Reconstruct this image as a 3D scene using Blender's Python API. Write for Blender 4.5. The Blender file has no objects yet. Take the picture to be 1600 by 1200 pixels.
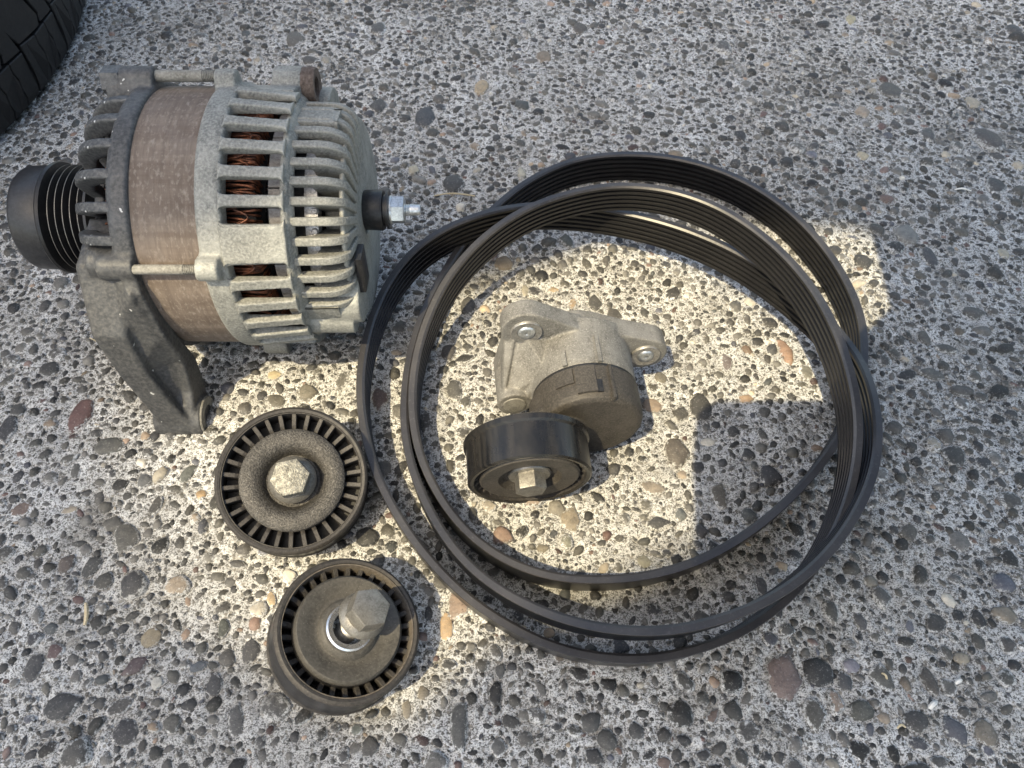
import bpy, bmesh, math, random
import numpy as np
from mathutils import Vector, Matrix

rnd = random.Random(7)
rng = np.random.default_rng(11)
PI = math.pi
sc = bpy.context.scene
COL = sc.collection

# ------------------------------------------------------------------ camera, sky, sun, exposure
CAM_H = 0.35
PITCH = 55.0
FPX = 1209.0                      # focal length in pixels of a 1600 px wide picture
cam = bpy.data.cameras.new('camera')
cam.sensor_width = 36.0
cam.lens = 36.0 * FPX / 1600.0
cam.clip_start = 0.005
cam.clip_end = 100.0
cam.dof.use_dof = True
cam.dof.focus_distance = 0.395
cam.dof.aperture_fstop = 26.0
cam_o = bpy.data.objects.new('camera', cam)
COL.objects.link(cam_o)
cam_o.location = (0, 0, CAM_H)
cam_o.rotation_euler = (math.radians(90 - PITCH), 0, 0)
sc.camera = cam_o

SUN_K = Vector((0.36, 0.43, -1.0))          # shadows fall to the right and away
SUN_DIR = SUN_K.normalized()
SUN_EL = math.asin(-SUN_DIR.z)
w = bpy.data.worlds.new('World')
sc.world = w
w.use_nodes = True
nt = w.node_tree
bg = nt.nodes['Background']
sky = nt.nodes.new('ShaderNodeTexSky')
sky.sky_type = 'NISHITA'
sky.sun_disc = False
sky.sun_elevation = SUN_EL
sky.sun_rotation = math.atan2(-SUN_DIR.x, -SUN_DIR.y)
sky.dust_density = 3.0
nt.links.new(sky.outputs[0], bg.inputs[0])
bg.inputs[1].default_value = 0.15
sun = bpy.data.lights.new('sun', 'SUN')
sun.energy = 2.6
sun.angle = math.radians(0.45)
sun.color = (1.0, 0.87, 0.64)
sun_o = bpy.data.objects.new('sun', sun)
COL.objects.link(sun_o)
sun_o.rotation_euler = SUN_DIR.to_track_quat('-Z', 'Y').to_euler()
vs = sc.view_settings
sc.display_settings.display_device = 'sRGB'
vs.view_transform = 'Standard'
vs.look = 'None'
vs.exposure = 1.38
vs.gamma = 1.0
vs.use_curve_mapping = False
try:
    vs.use_white_balance = True
    vs.white_balance_temperature = 7350
    vs.white_balance_tint = 5.0
except Exception:
    pass

# ------------------------------------------------------------------ helpers
CP, SP = math.cos(math.radians(PITCH)), math.sin(math.radians(PITCH))
UPV = Vector((0, SP, CP))

def P(px, py, z=0.0):
    """world point at height z seen at a pixel of the 1600x1200 photograph"""
    u = (px - 800) / FPX
    v = (600 - py) / FPX
    t = (CAM_H - z) / (SP - v * CP)
    return Vector((t * u, t * (CP + SP * v), z))

def pxscale(p):
    """pixels per metre at a world point"""
    return FPX / (p[1] * CP + (CAM_H - p[2]) * SP)

def lin(r, g, b):
    f = lambda c: (c / 255 / 12.92) if c / 255 <= .04045 else ((c / 255 + .055) / 1.055) ** 2.4
    return (f(r), f(g), f(b))

def tag(o, label=None, cat=None, group=None, kind=None):
    if label: o['label'] = label
    if cat: o['category'] = cat
    if group: o['group'] = group
    if kind: o['kind'] = kind
    return o

def empty(name, loc=(0, 0, 0)):
    o = bpy.data.objects.new(name, None)
    o.empty_display_size = 0.02
    COL.objects.link(o)
    o.location = loc
    return o

def link(name, me, mat=None, parent=None, smooth=True, matrix=None):
    o = bpy.data.objects.new(name, me)
    COL.objects.link(o)
    if mat is not None and not me.materials:
        me.materials.append(mat)
    if smooth and len(me.polygons):
        me.polygons.foreach_set('use_smooth', [True] * len(me.polygons))
    if parent is not None:
        o.parent = parent
    if matrix is not None:
        o.matrix_local = matrix
    return o

def sharp(o, deg=35):
    """auto-smooth like shading: mark sharp edges by angle"""
    me = o.data
    bm = bmesh.new(); bm.from_mesh(me)
    a = math.radians(deg)
    for e in bm.edges:
        e.smooth = not (len(e.link_faces) == 2 and e.calc_face_angle(0) > a)
    bm.to_mesh(me); bm.free()
    return o

class MB:
    """collects closed shapes into one mesh"""
    def __init__(self):
        self.v = []; self.f = []; self.mi = []
    def add(self, verts, faces, mi=0, M=None):
        b = len(self.v)
        for p in verts:
            p = Vector(p)
            self.v.append(tuple(M @ p) if M is not None else tuple(p))
        for f in faces:
            self.f.append([b + i for i in f]); self.mi.append(mi)
    def lathe(self, prof, seg=64, mi=0, M=None, closed=True):
        """profile of (r, h) revolved round local Z; closed profile = ring/solid"""
        vs, fs = [], []
        n = len(prof)
        for k in range(seg):
            a = 2 * PI * k / seg
            c, s = math.cos(a), math.sin(a)
            for (r, h) in prof:
                vs.append((r * c, r * s, h))
        m = n if closed else n - 1
        for k in range(seg):
            k2 = (k + 1) % seg
            for i in range(m):
                j = (i + 1) % n
                fs.append((k * n + i, k2 * n + i, k2 * n + j, k * n + j))
        self.add(vs, fs, mi, M)
    def prism(self, poly, z0, z1, mi=0, M=None, bev=0.0, bev0=0.0):
        """polygon (x, y) extruded z0..z1, with a chamfer on top (and bottom)"""
        n = len(poly)
        cx = sum(p[0] for p in poly) / n; cy = sum(p[1] for p in poly) / n
        def inset(d):
            out = []
            for i in range(n):
                a = Vector(poly[i - 1]); b = Vector(poly[i]); c = Vector(poly[(i + 1) % n])
                e1 = (b - a).normalized(); e2 = (c - b).normalized()
                n1 = Vector((-e1.y, e1.x)); n2 = Vector((-e2.y, e2.x))
                m = (n1 + n2)
                if m.length < 1e-6: m = n1
                m = m.normalized()
                k = max(0.5, m.dot(n1))
                q = b + m * (d / k)
                out.append((q.x, q.y))
            return out
        rings = []
        if bev0 > 0: rings.append([(x, y, z0) for x, y in inset(bev0)]); rings.append([(x, y, z0 + bev0) for x, y in poly])
        else: rings.append([(x, y, z0) for x, y in poly])
        if bev > 0:
            rings.append([(x, y, z1 - bev) for x, y in poly])
            rings.append([(x, y, z1 - bev * .3) for x, y in inset(bev * .3)])
            rings.append([(x, y, z1) for x, y in inset(bev)])
        else: rings.append([(x, y, z1) for x, y in poly])
        vs = [p for r in rings for p in r]
        fs = [tuple(reversed(range(n)))]
        for k in range(len(rings) - 1):
            for i in range(n):
                j = (i + 1) % n
                fs.append((k * n + i, k * n + j, (k + 1) * n + j, (k + 1) * n + i))
        fs.append(tuple((len(rings) - 1) * n + i for i in range(n)))
        self.add(vs, fs, mi, M)
    def tube(self, pts, rad, seg=8, mi=0, M=None, cap=True):
        pts = [Vector(p) for p in pts]
        vs, fs = [], []
        up = Vector((0.013, 0.02, 1))
        for i, p in enumerate(pts):
            d = (pts[min(i + 1, len(pts) - 1)] - pts[max(i - 1, 0)]).normalized()
            a = d.cross(up)
            if a.length < 1e-4: a = d.cross(Vector((1, 0, 0)))
            a.normalize(); b = d.cross(a)
            r = rad[i] if isinstance(rad, (list, tuple)) else rad
            for k in range(seg):
                t = 2 * PI * k / seg
                vs.append(p + (a * math.cos(t) + b * math.sin(t)) * r)
        for i in range(len(pts) - 1):
            for k in range(seg):
                k2 = (k + 1) % seg
                fs.append((i * seg + k, i * seg + k2, (i + 1) * seg + k2, (i + 1) * seg + k))
        if cap:
            fs.append(tuple(reversed(range(seg))))
            fs.append(tuple((len(pts) - 1) * seg + k for k in range(seg)))
        self.add(vs, fs, mi, M)
    def hull(self, pts, mi=0, M=None):
        bm = bmesh.new()
        for p in pts: bm.verts.new(p)
        r = bmesh.ops.convex_hull(bm, input=bm.verts)
        junk = [g for g in r['geom_interior'] if isinstance(g, bmesh.types.BMVert)]
        if junk: bmesh.ops.delete(bm, geom=junk, context='VERTS')
        bm.verts.index_update()
        self.add([v.co.copy() for v in bm.verts], [[v.index for v in f.verts] for f in bm.faces], mi, M)
        bm.free()
    def mesh(self, name):
        me = bpy.data.meshes.new(name)
        me.from_pydata(self.v, [], self.f)
        bm = bmesh.new(); bm.from_mesh(me)
        bmesh.ops.recalc_face_normals(bm, faces=bm.faces)
        bm.to_mesh(me); bm.free()
        if any(self.mi):
            me.polygons.foreach_set('material_index', self.mi)
        me.update()
        return me
    def build(self, name, mat, parent=None, smooth=True, deg=35, matrix=None):
        o = link(name, self.mesh(name), mat, parent, smooth, matrix)
        if smooth and deg: sharp(o, deg)
        return o
    def cast(self, name, mat, parent=None, voxel=0.0009, smooth=5, matrix=None):
        """union the shapes by voxels and soften them: a sand-cast look with fillets"""
        me = self.mesh(name)
        t = bpy.data.objects.new('tmp', me); COL.objects.link(t)
        m = t.modifiers.new('r', 'REMESH'); m.mode = 'VOXEL'; m.voxel_size = voxel
        s = t.modifiers.new('s', 'SMOOTH'); s.factor = 0.5; s.iterations = smooth
        dg = bpy.context.evaluated_depsgraph_get()
        me2 = bpy.data.meshes.new_from_object(t.evaluated_get(dg))
        bpy.data.objects.remove(t)
        me2.name = name
        me2.materials.clear()
        return link(name, me2, mat, parent, True, matrix)

def ngon(n, r, a0=0.0):
    return [(r * math.cos(a0 + 2 * PI * k / n), r * math.sin(a0 + 2 * PI * k / n)) for k in range(n)]

def basis(n, up=Vector((0, 1, 0))):
    """rotation whose local Z is n"""
    z = Vector(n).normalized()
    x = up.cross(z).normalized()
    y = z.cross(x)
    return Matrix((x, y, z)).transposed().to_4x4()

def dup(o, parent=None, matrix=None):
    c = o.copy(); COL.objects.link(c)
    c.parent = parent if parent is not None else o.parent
    if matrix is not None: c.matrix_local = matrix
    return c

# ------------------------------------------------------------------ materials
class NT:
    def __init__(self, name):
        self.m = bpy.data.materials.new(name)
        self.m.use_nodes = True
        self.t = self.m.node_tree
        self.p = self.t.nodes['Principled BSDF']
        self.co = self.t.nodes.new('ShaderNodeTexCoord').outputs['Object']
    def n(self, typ, **kw):
        nd = self.t.nodes.new(typ)
        for k, v in kw.items():
            setattr(nd, k, v)
        return nd
    def l(self, a, b): self.t.links.new(a, b)
    def noise(self, scale, detail=4, rough=.6, vec=None, dist=0.0):
        nd = self.n('ShaderNodeTexNoise')
        nd.inputs['Scale'].default_value = scale
        nd.inputs['Detail'].default_value = detail
        nd.inputs['Roughness'].default_value = rough
        nd.inputs['Distortion'].default_value = dist
        self.l(vec if vec is not None else self.co, nd.inputs['Vector'])
        return nd.outputs[0]
    def voro(self, scale, feature='F1', out=0, vec=None, rnd=1.0):
        nd = self.n('ShaderNodeTexVoronoi', feature=feature)
        nd.inputs['Scale'].default_value = scale
        nd.inputs['Randomness'].default_value = rnd
        self.l(vec if vec is not None else self.co, nd.inputs['Vector'])
        return nd.outputs[out]
    def ramp(self, fac, stops):
        nd = self.n('ShaderNodeValToRGB')
        cr = nd.color_ramp
        while len(cr.elements) < len(stops): cr.elements.new(.5)
        for e, (p, c) in zip(cr.elements, stops):
            e.position = p
            e.color = (c, c, c, 1) if isinstance(c, (int, float)) else (*c, 1)
        self.l(fac, nd.inputs[0])
        return nd.outputs[0]
    def mix(self, fac, a, b, mode='MIX'):
        nd = self.n('ShaderNodeMix', data_type='RGBA', blend_type=mode)
        for s, v in ((nd.inputs[0], fac), (nd.inputs[6], a), (nd.inputs[7], b)):
            if hasattr(v, 'is_linked'): self.l(v, s)
            elif isinstance(v, (int, float)): s.default_value = v if s.type == 'VALUE' else (v, v, v, 1)
            else: s.default_value = (*v[:3], 1)
        return nd.outputs[2]
    def math(self, op, a, b=0.0):
        nd = self.n('ShaderNodeMath', operation=op)
        for s, v in ((nd.inputs[0], a), (nd.inputs[1], b)):
            if hasattr(v, 'is_linked'): self.l(v, s)
            else: s.default_value = v
        return nd.outputs[0]
    def scaled(self, sx, sy, sz):
        nd = self.n('ShaderNodeMapping')
        nd.inputs['Scale'].default_value = (sx, sy, sz)
        self.l(self.co, nd.inputs[0])
        return nd.outputs[0]
    def done(self, col, rough=.6, metal=0.0, bump=None, bs=.3, bd=.0005, spec=.5):
        for v, s in ((col, 'Base Color'), (rough, 'Roughness'), (metal, 'Metallic')):
            if hasattr(v, 'is_linked'): self.l(v, self.p.inputs[s])
            elif isinstance(v, (int, float)): self.p.inputs[s].default_value = v
            else: self.p.inputs[s].default_value = (*v[:3], 1)
        self.p.inputs['Specular IOR Level'].default_value = spec
        if bump is not None:
            b = self.n('ShaderNodeBump')
            b.inputs['Strength'].default_value = bs
            b.inputs['Distance'].default_value = bd
            self.l(bump, b.inputs['Height'])
            self.l(b.outputs[0], self.p.inputs['Normal'])
        return self.m

def worn(name, base, dark, light, s1=60, s2=900, rough=.6, metal=0.0, speck=.0, bs=.35, bd=.0004, spec=.4, nicks=0):
    """a blotchy dirty surface: base, darker grime patches, light specks"""
    t = NT(name)
    a = t.ramp(t.noise(s1, 6, .65), [(.35, 0), (.68, 1)])
    f = t.noise(s2, 3, .6)
    c = t.mix(a, base, dark)
    g = t.noise(s1 * 4.3, 5, .7)
    c = t.mix(t.ramp(g, [(.50, 0), (.70, .75)]), c, tuple(x * .8 for x in dark))
    c = t.mix(t.ramp(f, [(.40, 0), (.78, .75)]), c, light)
    if speck:
        s = t.ramp(t.voro(750), [(speck, 1), (speck + .12, 0)])
        c = t.mix(s, c, tuple(min(1, x * 1.8) for x in light))
    if nicks:
        wv = t.n('ShaderNodeVectorMath', operation='ADD')
        sc_ = t.n('ShaderNodeVectorMath', operation='SCALE'); sc_.inputs['Scale'].default_value = .006
        nz = t.n('ShaderNodeTexNoise'); nz.inputs['Scale'].default_value = 260; t.l(t.co, nz.inputs['Vector'])
        t.l(nz.outputs['Color'], sc_.inputs[0]); t.l(t.co, wv.inputs[0]); t.l(sc_.outputs[0], wv.inputs[1])
        c = t.mix(t.ramp(t.voro(nicks, vec=wv.outputs[0]), [(.05, .85), (.09, 0)]), c, (.55, .55, .54))
    r = t.ramp(a, [(0, rough - .08), (1, min(1, rough + .12))])
    return t.done(c, r, metal, f, bs, bd, spec)

M = {}
M['alu'] = worn('cast_aluminium', (.28, .282, .258), (.10, .103, .10), (.37, .37, .345), 26, 900, .6, .25, .0, .6, .0006)
M['alu_dirty'] = worn('cast_aluminium_dusty', (.22, .212, .19), (.11, .105, .092), (.32, .31, .28), 60, 900, .7, .1, 0, .5, .0005)
M['alu_dark'] = worn('oily_cast_aluminium', (.078, .080, .084), (.036, .038, .041), (.16, .16, .157), 50, 700, .5, .3, .0, .5, .0005, nicks=120)
M['alu_foot'] = worn('sooty_cast_aluminium', (.062, .064, .067), (.030, .031, .034), (.12, .118, .115), 40, 600, .55, .2, .0, .5, .0005, nicks=115)
M['silver'] = worn('bright_aluminium', (.5, .5, .5), (.3, .3, .3), (.75, .75, .75), 200, 1200, .4, .5, 0, .5, .0008)
M['greyblock'] = worn('grey_plastic', (.22, .21, .2), (.12, .11, .105), (.3, .29, .28), 90, 800, .6)
M['void'] = worn('void_black', (.012, .012, .013), (.006, .006, .006), (.03, .028, .027), 80, 500, .5)
M['black'] = worn('black_plastic', (.018, .018, .02), (.01, .01, .011), (.035, .035, .037), 90, 700, .38, 0, 0, .2, .0002)
M['steel'] = worn('steel', (.40, .39, .37), (.22, .21, .2), (.6, .59, .57), 120, 900, .42, .75, 0, .4, .0003)
M['zinc'] = worn('zinc_steel', (.55, .58, .60), (.35, .37, .39), (.8, .82, .84), 150, 900, .35, .8, 0, .3, .0002)
M['chrome'] = worn('bare_steel', (.62, .63, .66), (.42, .43, .46), (.85, .86, .9), 150, 700, .25, .9, 0, .15, .0001)
M['rust'] = worn('rusty_steel', (.10, .075, .062), (.055, .04, .034), (.2, .16, .14), 90, 800, .75, .2)
M['dustysteel'] = worn('dusty_bolt_steel', (.19, .18, .163), (.10, .095, .087), (.27, .26, .238), 110, 1400, .44, .6, 0, .2, .0002)
M['corroded'] = worn('corroded_bolt_head', (.23, .222, .195), (.04, .038, .034), (.38, .37, .325), 420, 800, .5, .45, 0, .8, .0007)
M['pulley_dust'] = worn('dusty_moulded_plastic', (.028, .025, .0235), (.016, .015, .0145), (.056, .050, .045), 70, 800, .6, 0, .05, .4, .0003)
M['pulley_side'] = worn('worn_black_plastic', (.012, .012, .013), (.008, .008, .009), (.026, .024, .023), 60, 500, .36, 0, 0, .2, .0002)
M['rim_wall'] = worn('dusty_rim_wall', (.115, .097, .08), (.06, .052, .044), (.18, .158, .133), 90, 800, .75)
M['cap_grain'] = worn('grainy_dust_cap', (.050, .047, .044), (.026, .025, .024), (.15, .142, .132), 60, 1300, .5, .45, .03, .9, .0006)
M['cap_brown'] = worn('brown_dust_cap', (.060, .056, .050), (.034, .032, .029), (.090, .085, .077), 35, 900, .62, .15, .03, .35, .0002)
M['tens_base'] = worn('dusty_tensioner_casting', (.185, .179, .166), (.080, .076, .069), (.26, .252, .236), 45, 1200, .62, .2, .05, .45, .0004)
M['tens_arm'] = worn('brown_tensioner_casting', (.050, .044, .038), (.030, .027, .024), (.092, .082, .07), 45, 1000, .6, .15, .04, .4, .0003)
M['straw'] = worn('dry_straw', (.55, .46, .3), (.4, .32, .2), (.7, .62, .45), 200, 900, .8)
M['lint'] = worn('pale_chip', (.75, .73, .68), (.6, .58, .54), (.85, .84, .8), 200, 900, .8)
M['tyre'] = worn('tyre_rubber', (.0062, .0062, .0072), (.004, .004, .0048), (.012, .012, .0135), 30, 500, .6, 0, .0, .3, .0003)
M['panel'] = worn('sun_blocker_grey', (.3, .3, .3), (.25, .25, .25), (.35, .35, .35), 5, 50, .8)  # plain grey for the added plates that block the sun

def stator_mat():
    t = NT('stator_laminations')
    # local X runs along the shaft: thin sheet edges round the drum, rusty bands along it
    lam = t.noise(1.0, 3, .6, t.scaled(430, 45, 45))
    fine = t.noise(1.0, 3, .6, t.scaled(650, 380, 380))
    band = t.noise(1.0, 4, .6, t.scaled(7, 120, 120))
    blot = t.noise(70, 5, .65)
    c = t.mix(t.ramp(band, [(.36, 0), (.64, 1)]), (.108, .082, .066), (.182, .147, .122))
    c = t.mix(t.ramp(lam, [(.40, .0), (.62, .5)]), c, (.085, .065, .053))
    c = t.mix(t.ramp(fine, [(.52, 0), (.72, .55)]), c, (.28, .245, .215))
    c = t.mix(t.ramp(blot, [(.52, 0), (.72, .5)]), c, (.15, .125, .11))
    return t.done(c, .72, .1, lam, .6, .0005, .3)
M['stator'] = stator_mat()

def copper_mat():
    t = NT('enamelled_copper')
    f = t.noise(260, 4, .6)
    c = t.mix(t.ramp(f, [(.35, 0), (.68, 1)]), (.055, .028, .022), (.36, .135, .07))
    return t.done(c, .4, .5, f, .2, .0002)
M['copper'] = copper_mat()

def belt_mat(name, a, b, rough, spec):
    t = NT(name)
    f = t.noise(700, 3, .6)
    g = t.noise(35, 4, .6)
    c = t.mix(t.ramp(g, [(.35, 0), (.7, 1)]), a, b)
    c = t.mix(t.ramp(f, [(.58, 0), (.8, .6)]), c, tuple(x * 2.4 for x in b))
    return t.done(c, rough, 0, f, .25, .0002, spec)
M['belt'] = belt_mat('ribbed_rubber', (.0048, .0048, .0060), (.0085, .0082, .0088), .34, .38)
M['belt_edge'] = belt_mat('cut_rubber_edge', (.021, .021, .025), (.043, .041, .042), .38, .5)

def rim_worn():
    t = NT('polished_pulley_track')
    f = t.noise(1.0, 3, .6, t.scaled(40, 900, 40))
    g = t.noise(70, 4, .6)
    c = t.mix(t.ramp(f, [(.35, 0), (.7, 1)]), (.006, .006, .0065), (.022, .02, .018))
    r = t.ramp(g, [(.3, .2), (.7, .42)])
    return t.done(c, r, .0, f, .15, .0002, .42)
M['track'] = rim_worn()

def speckle(t, vec=None):
    """pale cement paste between dark sand grains: returns colour and height"""
    g1 = t.noise(480, 3, .75, vec)
    g2 = t.noise(1500, 2, .6, vec)
    grain = t.math('ADD', t.math('MULTIPLY', g1, .46), t.math('MULTIPLY', g2, .54))
    cell = t.voro(520, 'F1', 0, vec)
    cellc = t.voro(520, 'F1', 1, vec)
    sep = t.n('ShaderNodeSeparateColor'); t.l(cellc, sep.inputs[0])
    sand = t.math('MULTIPLY', t.ramp(sep.outputs[0], [(.58, 0), (.62, 1)]), t.ramp(cell, [(.30, 1), (.5, 0)]))
    big = t.noise(6, 5, .6, vec)
    mid = t.noise(60, 5, .65, vec)
    paste = t.mix(t.ramp(mid, [(.34, 0), (.68, 1)]), (.42, .418, .405), (.72, .725, .72))
    paste = t.mix(t.ramp(big, [(.42, 0), (.66, .55)]), paste, (.36, .35, .325))
    dirt = t.ramp(t.noise(21, 6, .72, vec), [(.56, 0), (.70, .8)])
    paste = t.mix(dirt, paste, (.15, .135, .11))
    paste = t.mix(t.ramp(g2, [(.35, .5), (.6, 0)]), paste, (.20, .195, .185))
    c = t.mix(t.ramp(grain, [(.415, .95), (.525, 0)]), paste, (.075, .072, .067))
    c = t.mix(sand, c, t.mix(sep.outputs[1], (.05, .05, .05), (.24, .225, .2)))
    return c, grain

def concrete_mat():
    t = NT('exposed_aggregate_concrete')
    c, h = speckle(t)
    return t.done(c, .88, 0, h, .8, .0014, .25)
M['concrete'] = concrete_mat()

def stone_mat(name, attr):
    t = NT(name)
    if attr:
        nd = t.n('ShaderNodeAttribute'); nd.attribute_name = 'tint'
        base = nd.outputs['Color']
    else:
        oi = t.n('ShaderNodeObjectInfo')
        base = oi.outputs['Color']
    co = t.n('ShaderNodeNewGeometry').outputs['Position']
    ed = t.n('ShaderNodeAttribute'); ed.attribute_name = 'rim'
    f = t.noise(260, 5, .7, co)
    g = t.noise(1000, 3, .65, co)
    k = t.noise(420, 4, .7, co)
    c = t.mix(t.ramp(f, [(.32, 0), (.7, 1)]), t.mix(1.0, base, (.68, .68, .68), 'MULTIPLY'), t.mix(1.0, base, (1.35, 1.32, 1.26), 'MULTIPLY'))
    c = t.mix(t.ramp(g, [(.58, 0), (.74, .6)]), c, (.30, .29, .27))
    c = t.mix(t.ramp(g, [(.28, .6), (.40, 0)]), c, (.02, .02, .02))
    # cement still clinging round the rim
    sp, h = speckle(t, co)
    film = t.math('ADD', t.math('MULTIPLY', ed.outputs['Fac'], .44), k)
    if not attr: film = t.math('ADD', film, t.math('MULTIPLY', t.math('POWER', oi.outputs['Random'], 2.2), .30))
    c = t.mix(t.ramp(film, [(.86, 0), (1.0, 1)]), c, sp)
    r = t.ramp(f, [(.3, .5), (.7, .75)])
    return t.done(c, r, 0, g, .5, .0005, .35)
M['stone'] = stone_mat('pebble', False)
M['pebbles'] = stone_mat('small_pebbles', True)

# ------------------------------------------------------------------ the ground
def vnoise(x, y, wl, seed):
    r = np.random.default_rng(seed).random((256, 256))
    fx, fy = x / wl + 1000.37, y / wl + 1000.71
    ix, iy = np.floor(fx).astype(int), np.floor(fy).astype(int)
    tx, ty = fx - ix, fy - iy
    tx = tx * tx * (3 - 2 * tx); ty = ty * ty * (3 - 2 * ty)
    a = r[ix % 256, iy % 256]; b = r[(ix + 1) % 256, iy % 256]
    c = r[ix % 256, (iy + 1) % 256]; d = r[(ix + 1) % 256, (iy + 1) % 256]
    return (a * (1 - tx) + b * tx) * (1 - ty) + (c * (1 - tx) + d * tx) * ty

def axis(lo, hi, step, far):
    core = np.arange(lo, hi + step / 2, step)
    out, s, p = [], step, 0.0
    while p < far:
        s *= 1.35; p += s; out.append(p)
    out = np.array(out)
    return np.concatenate([(lo - out)[::-1], core, hi + out])

def make_ground(stones):
    xs = axis(-.45, .45, .00105, 4.0)
    ys = axis(-.01, .68, .00105, 4.0)
    X, Y = np.meshgrid(xs, ys, indexing='ij')
    Z = (vnoise(X, Y, .0021, 1) - .62) * .0007 + (vnoise(X, Y, .0052, 2) - .6) * .0008 + (vnoise(X, Y, .03, 3) - .5) * .0010
    fine = (X > -.46) & (X < .46) & (Y > -.02) & (Y < .69)
    Z = np.where(fine, Z, (vnoise(X, Y, .03, 3) - .5) * .0010)
    for (x, y, sx, sy, h, a, c, _) in stones:               # the paste sinks a little round each pebble
        r = .5 * max(sx, sy)
        if r < .0017: continue
        i0, i1 = np.searchsorted(xs, (x - r * 1.5, x + r * 1.5)); j0, j1 = np.searchsorted(ys, (y - r * 1.5, y + r * 1.5))
        if i1 - i0 < 2 or j1 - j0 < 2: continue
        dx = X[i0:i1, j0:j1] - x; dy = Y[i0:i1, j0:j1] - y
        ca, sa = math.cos(a), math.sin(a)
        q = np.hypot((dx * ca + dy * sa) / (sx * .5), (-dx * sa + dy * ca) / (sy * .5))
        Z[i0:i1, j0:j1] -= np.clip((1.32 - q) / .3, 0, 1) * min(.0008, .11 * r + .0002)
    nx, ny = X.shape
    me = bpy.data.meshes.new('ground')
    me.vertices.add(nx * ny)
    co = np.stack([X, Y, Z], -1).reshape(-1, 3).astype(np.float32)
    me.vertices.foreach_set('co', co.ravel())
    i, j = np.meshgrid(np.arange(nx - 1), np.arange(ny - 1), indexing='ij')
    a = (i * ny + j).ravel()
    quads = np.stack([a, a + ny, a + ny + 1, a + 1], -1).astype(np.int32)
    nf = len(quads)
    me.loops.add(nf * 4); me.polygons.add(nf)
    me.loops.foreach_set('vertex_index', quads.ravel())
    me.polygons.foreach_set('loop_start', np.arange(0, nf * 4, 4, dtype=np.int32))
    me.polygons.foreach_set('use_smooth', np.ones(nf, dtype=bool))
    me.update(calc_edges=True)
    o = link('ground', me, M['concrete'], smooth=False)
    return tag(o, kind='structure')

# --- pebbles set in the concrete
GREYS = [(.060, .060, .062), (.085, .083, .08), (.11, .105, .10), (.045, .046, .050), (.075, .072, .064), (.14, .135, .125), (.095, .09, .078), (.055, .055, .052)]
TANS = [(.36, .27, .17), (.42, .35, .25), (.28, .20, .13), (.48, .44, .36), (.33, .22, .15), (.24, .19, .14)]
REDS = [(.13, .07, .06), (.17, .11, .095), (.20, .12, .09), (.11, .065, .06)]
BLUES = [(.075, .08, .10), (.10, .105, .135), (.085, .095, .10)]
def stone_colour():
    k = rnd.random()
    base = rnd.choice(GREYS) if k < .91 else rnd.choice(TANS) if k < .945 else rnd.choice(REDS) if k < .97 else rnd.choice(BLUES)
    g = rnd.uniform(.42, 1.25)
    m = sum(base) / 3
    return tuple((c * .72 + m * .28) * g for c in base)

def stone_shape(seed, n, cheap=False):
    """unit pebble: about 1 wide, its rim under the surface, a low uneven top; returns verts, faces, rim weight"""
    r = random.Random(seed * 7 + 1)
    m = r.choice((4, 5, 5, 6, 7))
    ca = [2 * PI * (k + r.uniform(-.28, .28)) / m for k in range(m)]
    cr = [r.uniform(.37, .66) for _ in range(m)]
    C = [Vector((q * math.cos(a), q * math.sin(a))) for a, q in zip(ca, cr)]
    rnd_ = r.uniform(.0, .30)
    def rad(a):
        d = Vector((math.cos(a), math.sin(a)))
        best = .5
        for i in range(m):
            p, e = C[i], C[(i + 1) % m] - C[i]
            den = d.x * e.y - d.y * e.x
            if abs(den) < 1e-6: continue
            tt = (p.x * e.y - p.y * e.x) / den
            uu = (p.x * d.y - p.y * d.x) / den
            if tt > 0 and -1e-6 <= uu <= 1 + 1e-6: best = tt
        return (best * (1 - rnd_) + .48 * rnd_) * r.uniform(.965, 1.035)
    rr = [rad(2 * PI * k / n) for k in range(n)]
    tx, ty = r.uniform(-.3, .3), r.uniform(-.3, .3)
    rings = ((1.0, -.16, 1.0), (.94, .07, .85), (.66, .175, .25)) if not cheap else ((1.0, -.12, 1.0), (.84, .09, .6))
    v, w = [], []
    for s, h, ed in rings:
        for k in range(n):
            a = 2 * PI * k / n
            x, y = math.cos(a) * rr[k] * s, math.sin(a) * rr[k] * s
            v.append((x, y, h * (1 + (x * tx + y * ty) * 2.2) + (r.uniform(-.03, .03) if h > .1 else 0)))
            w.append(ed)
    v.append((tx * .15, ty * .15, .21)); w.append(0.0)
    f = []
    for q in range(len(rings) - 1):
        for k in range(n):
            k2 = (k + 1) % n
            f.append((q * n + k, q * n + k2, (q + 1) * n + k2, (q + 1) * n + k))
    b = (len(rings) - 1) * n
    for k in range(n):
        f.append((b + k, b + (k + 1) % n, len(v) - 1))
    return v, f, w

T, G, Rr, B, D = 'T', 'G', 'R', 'B', 'D'
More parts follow.
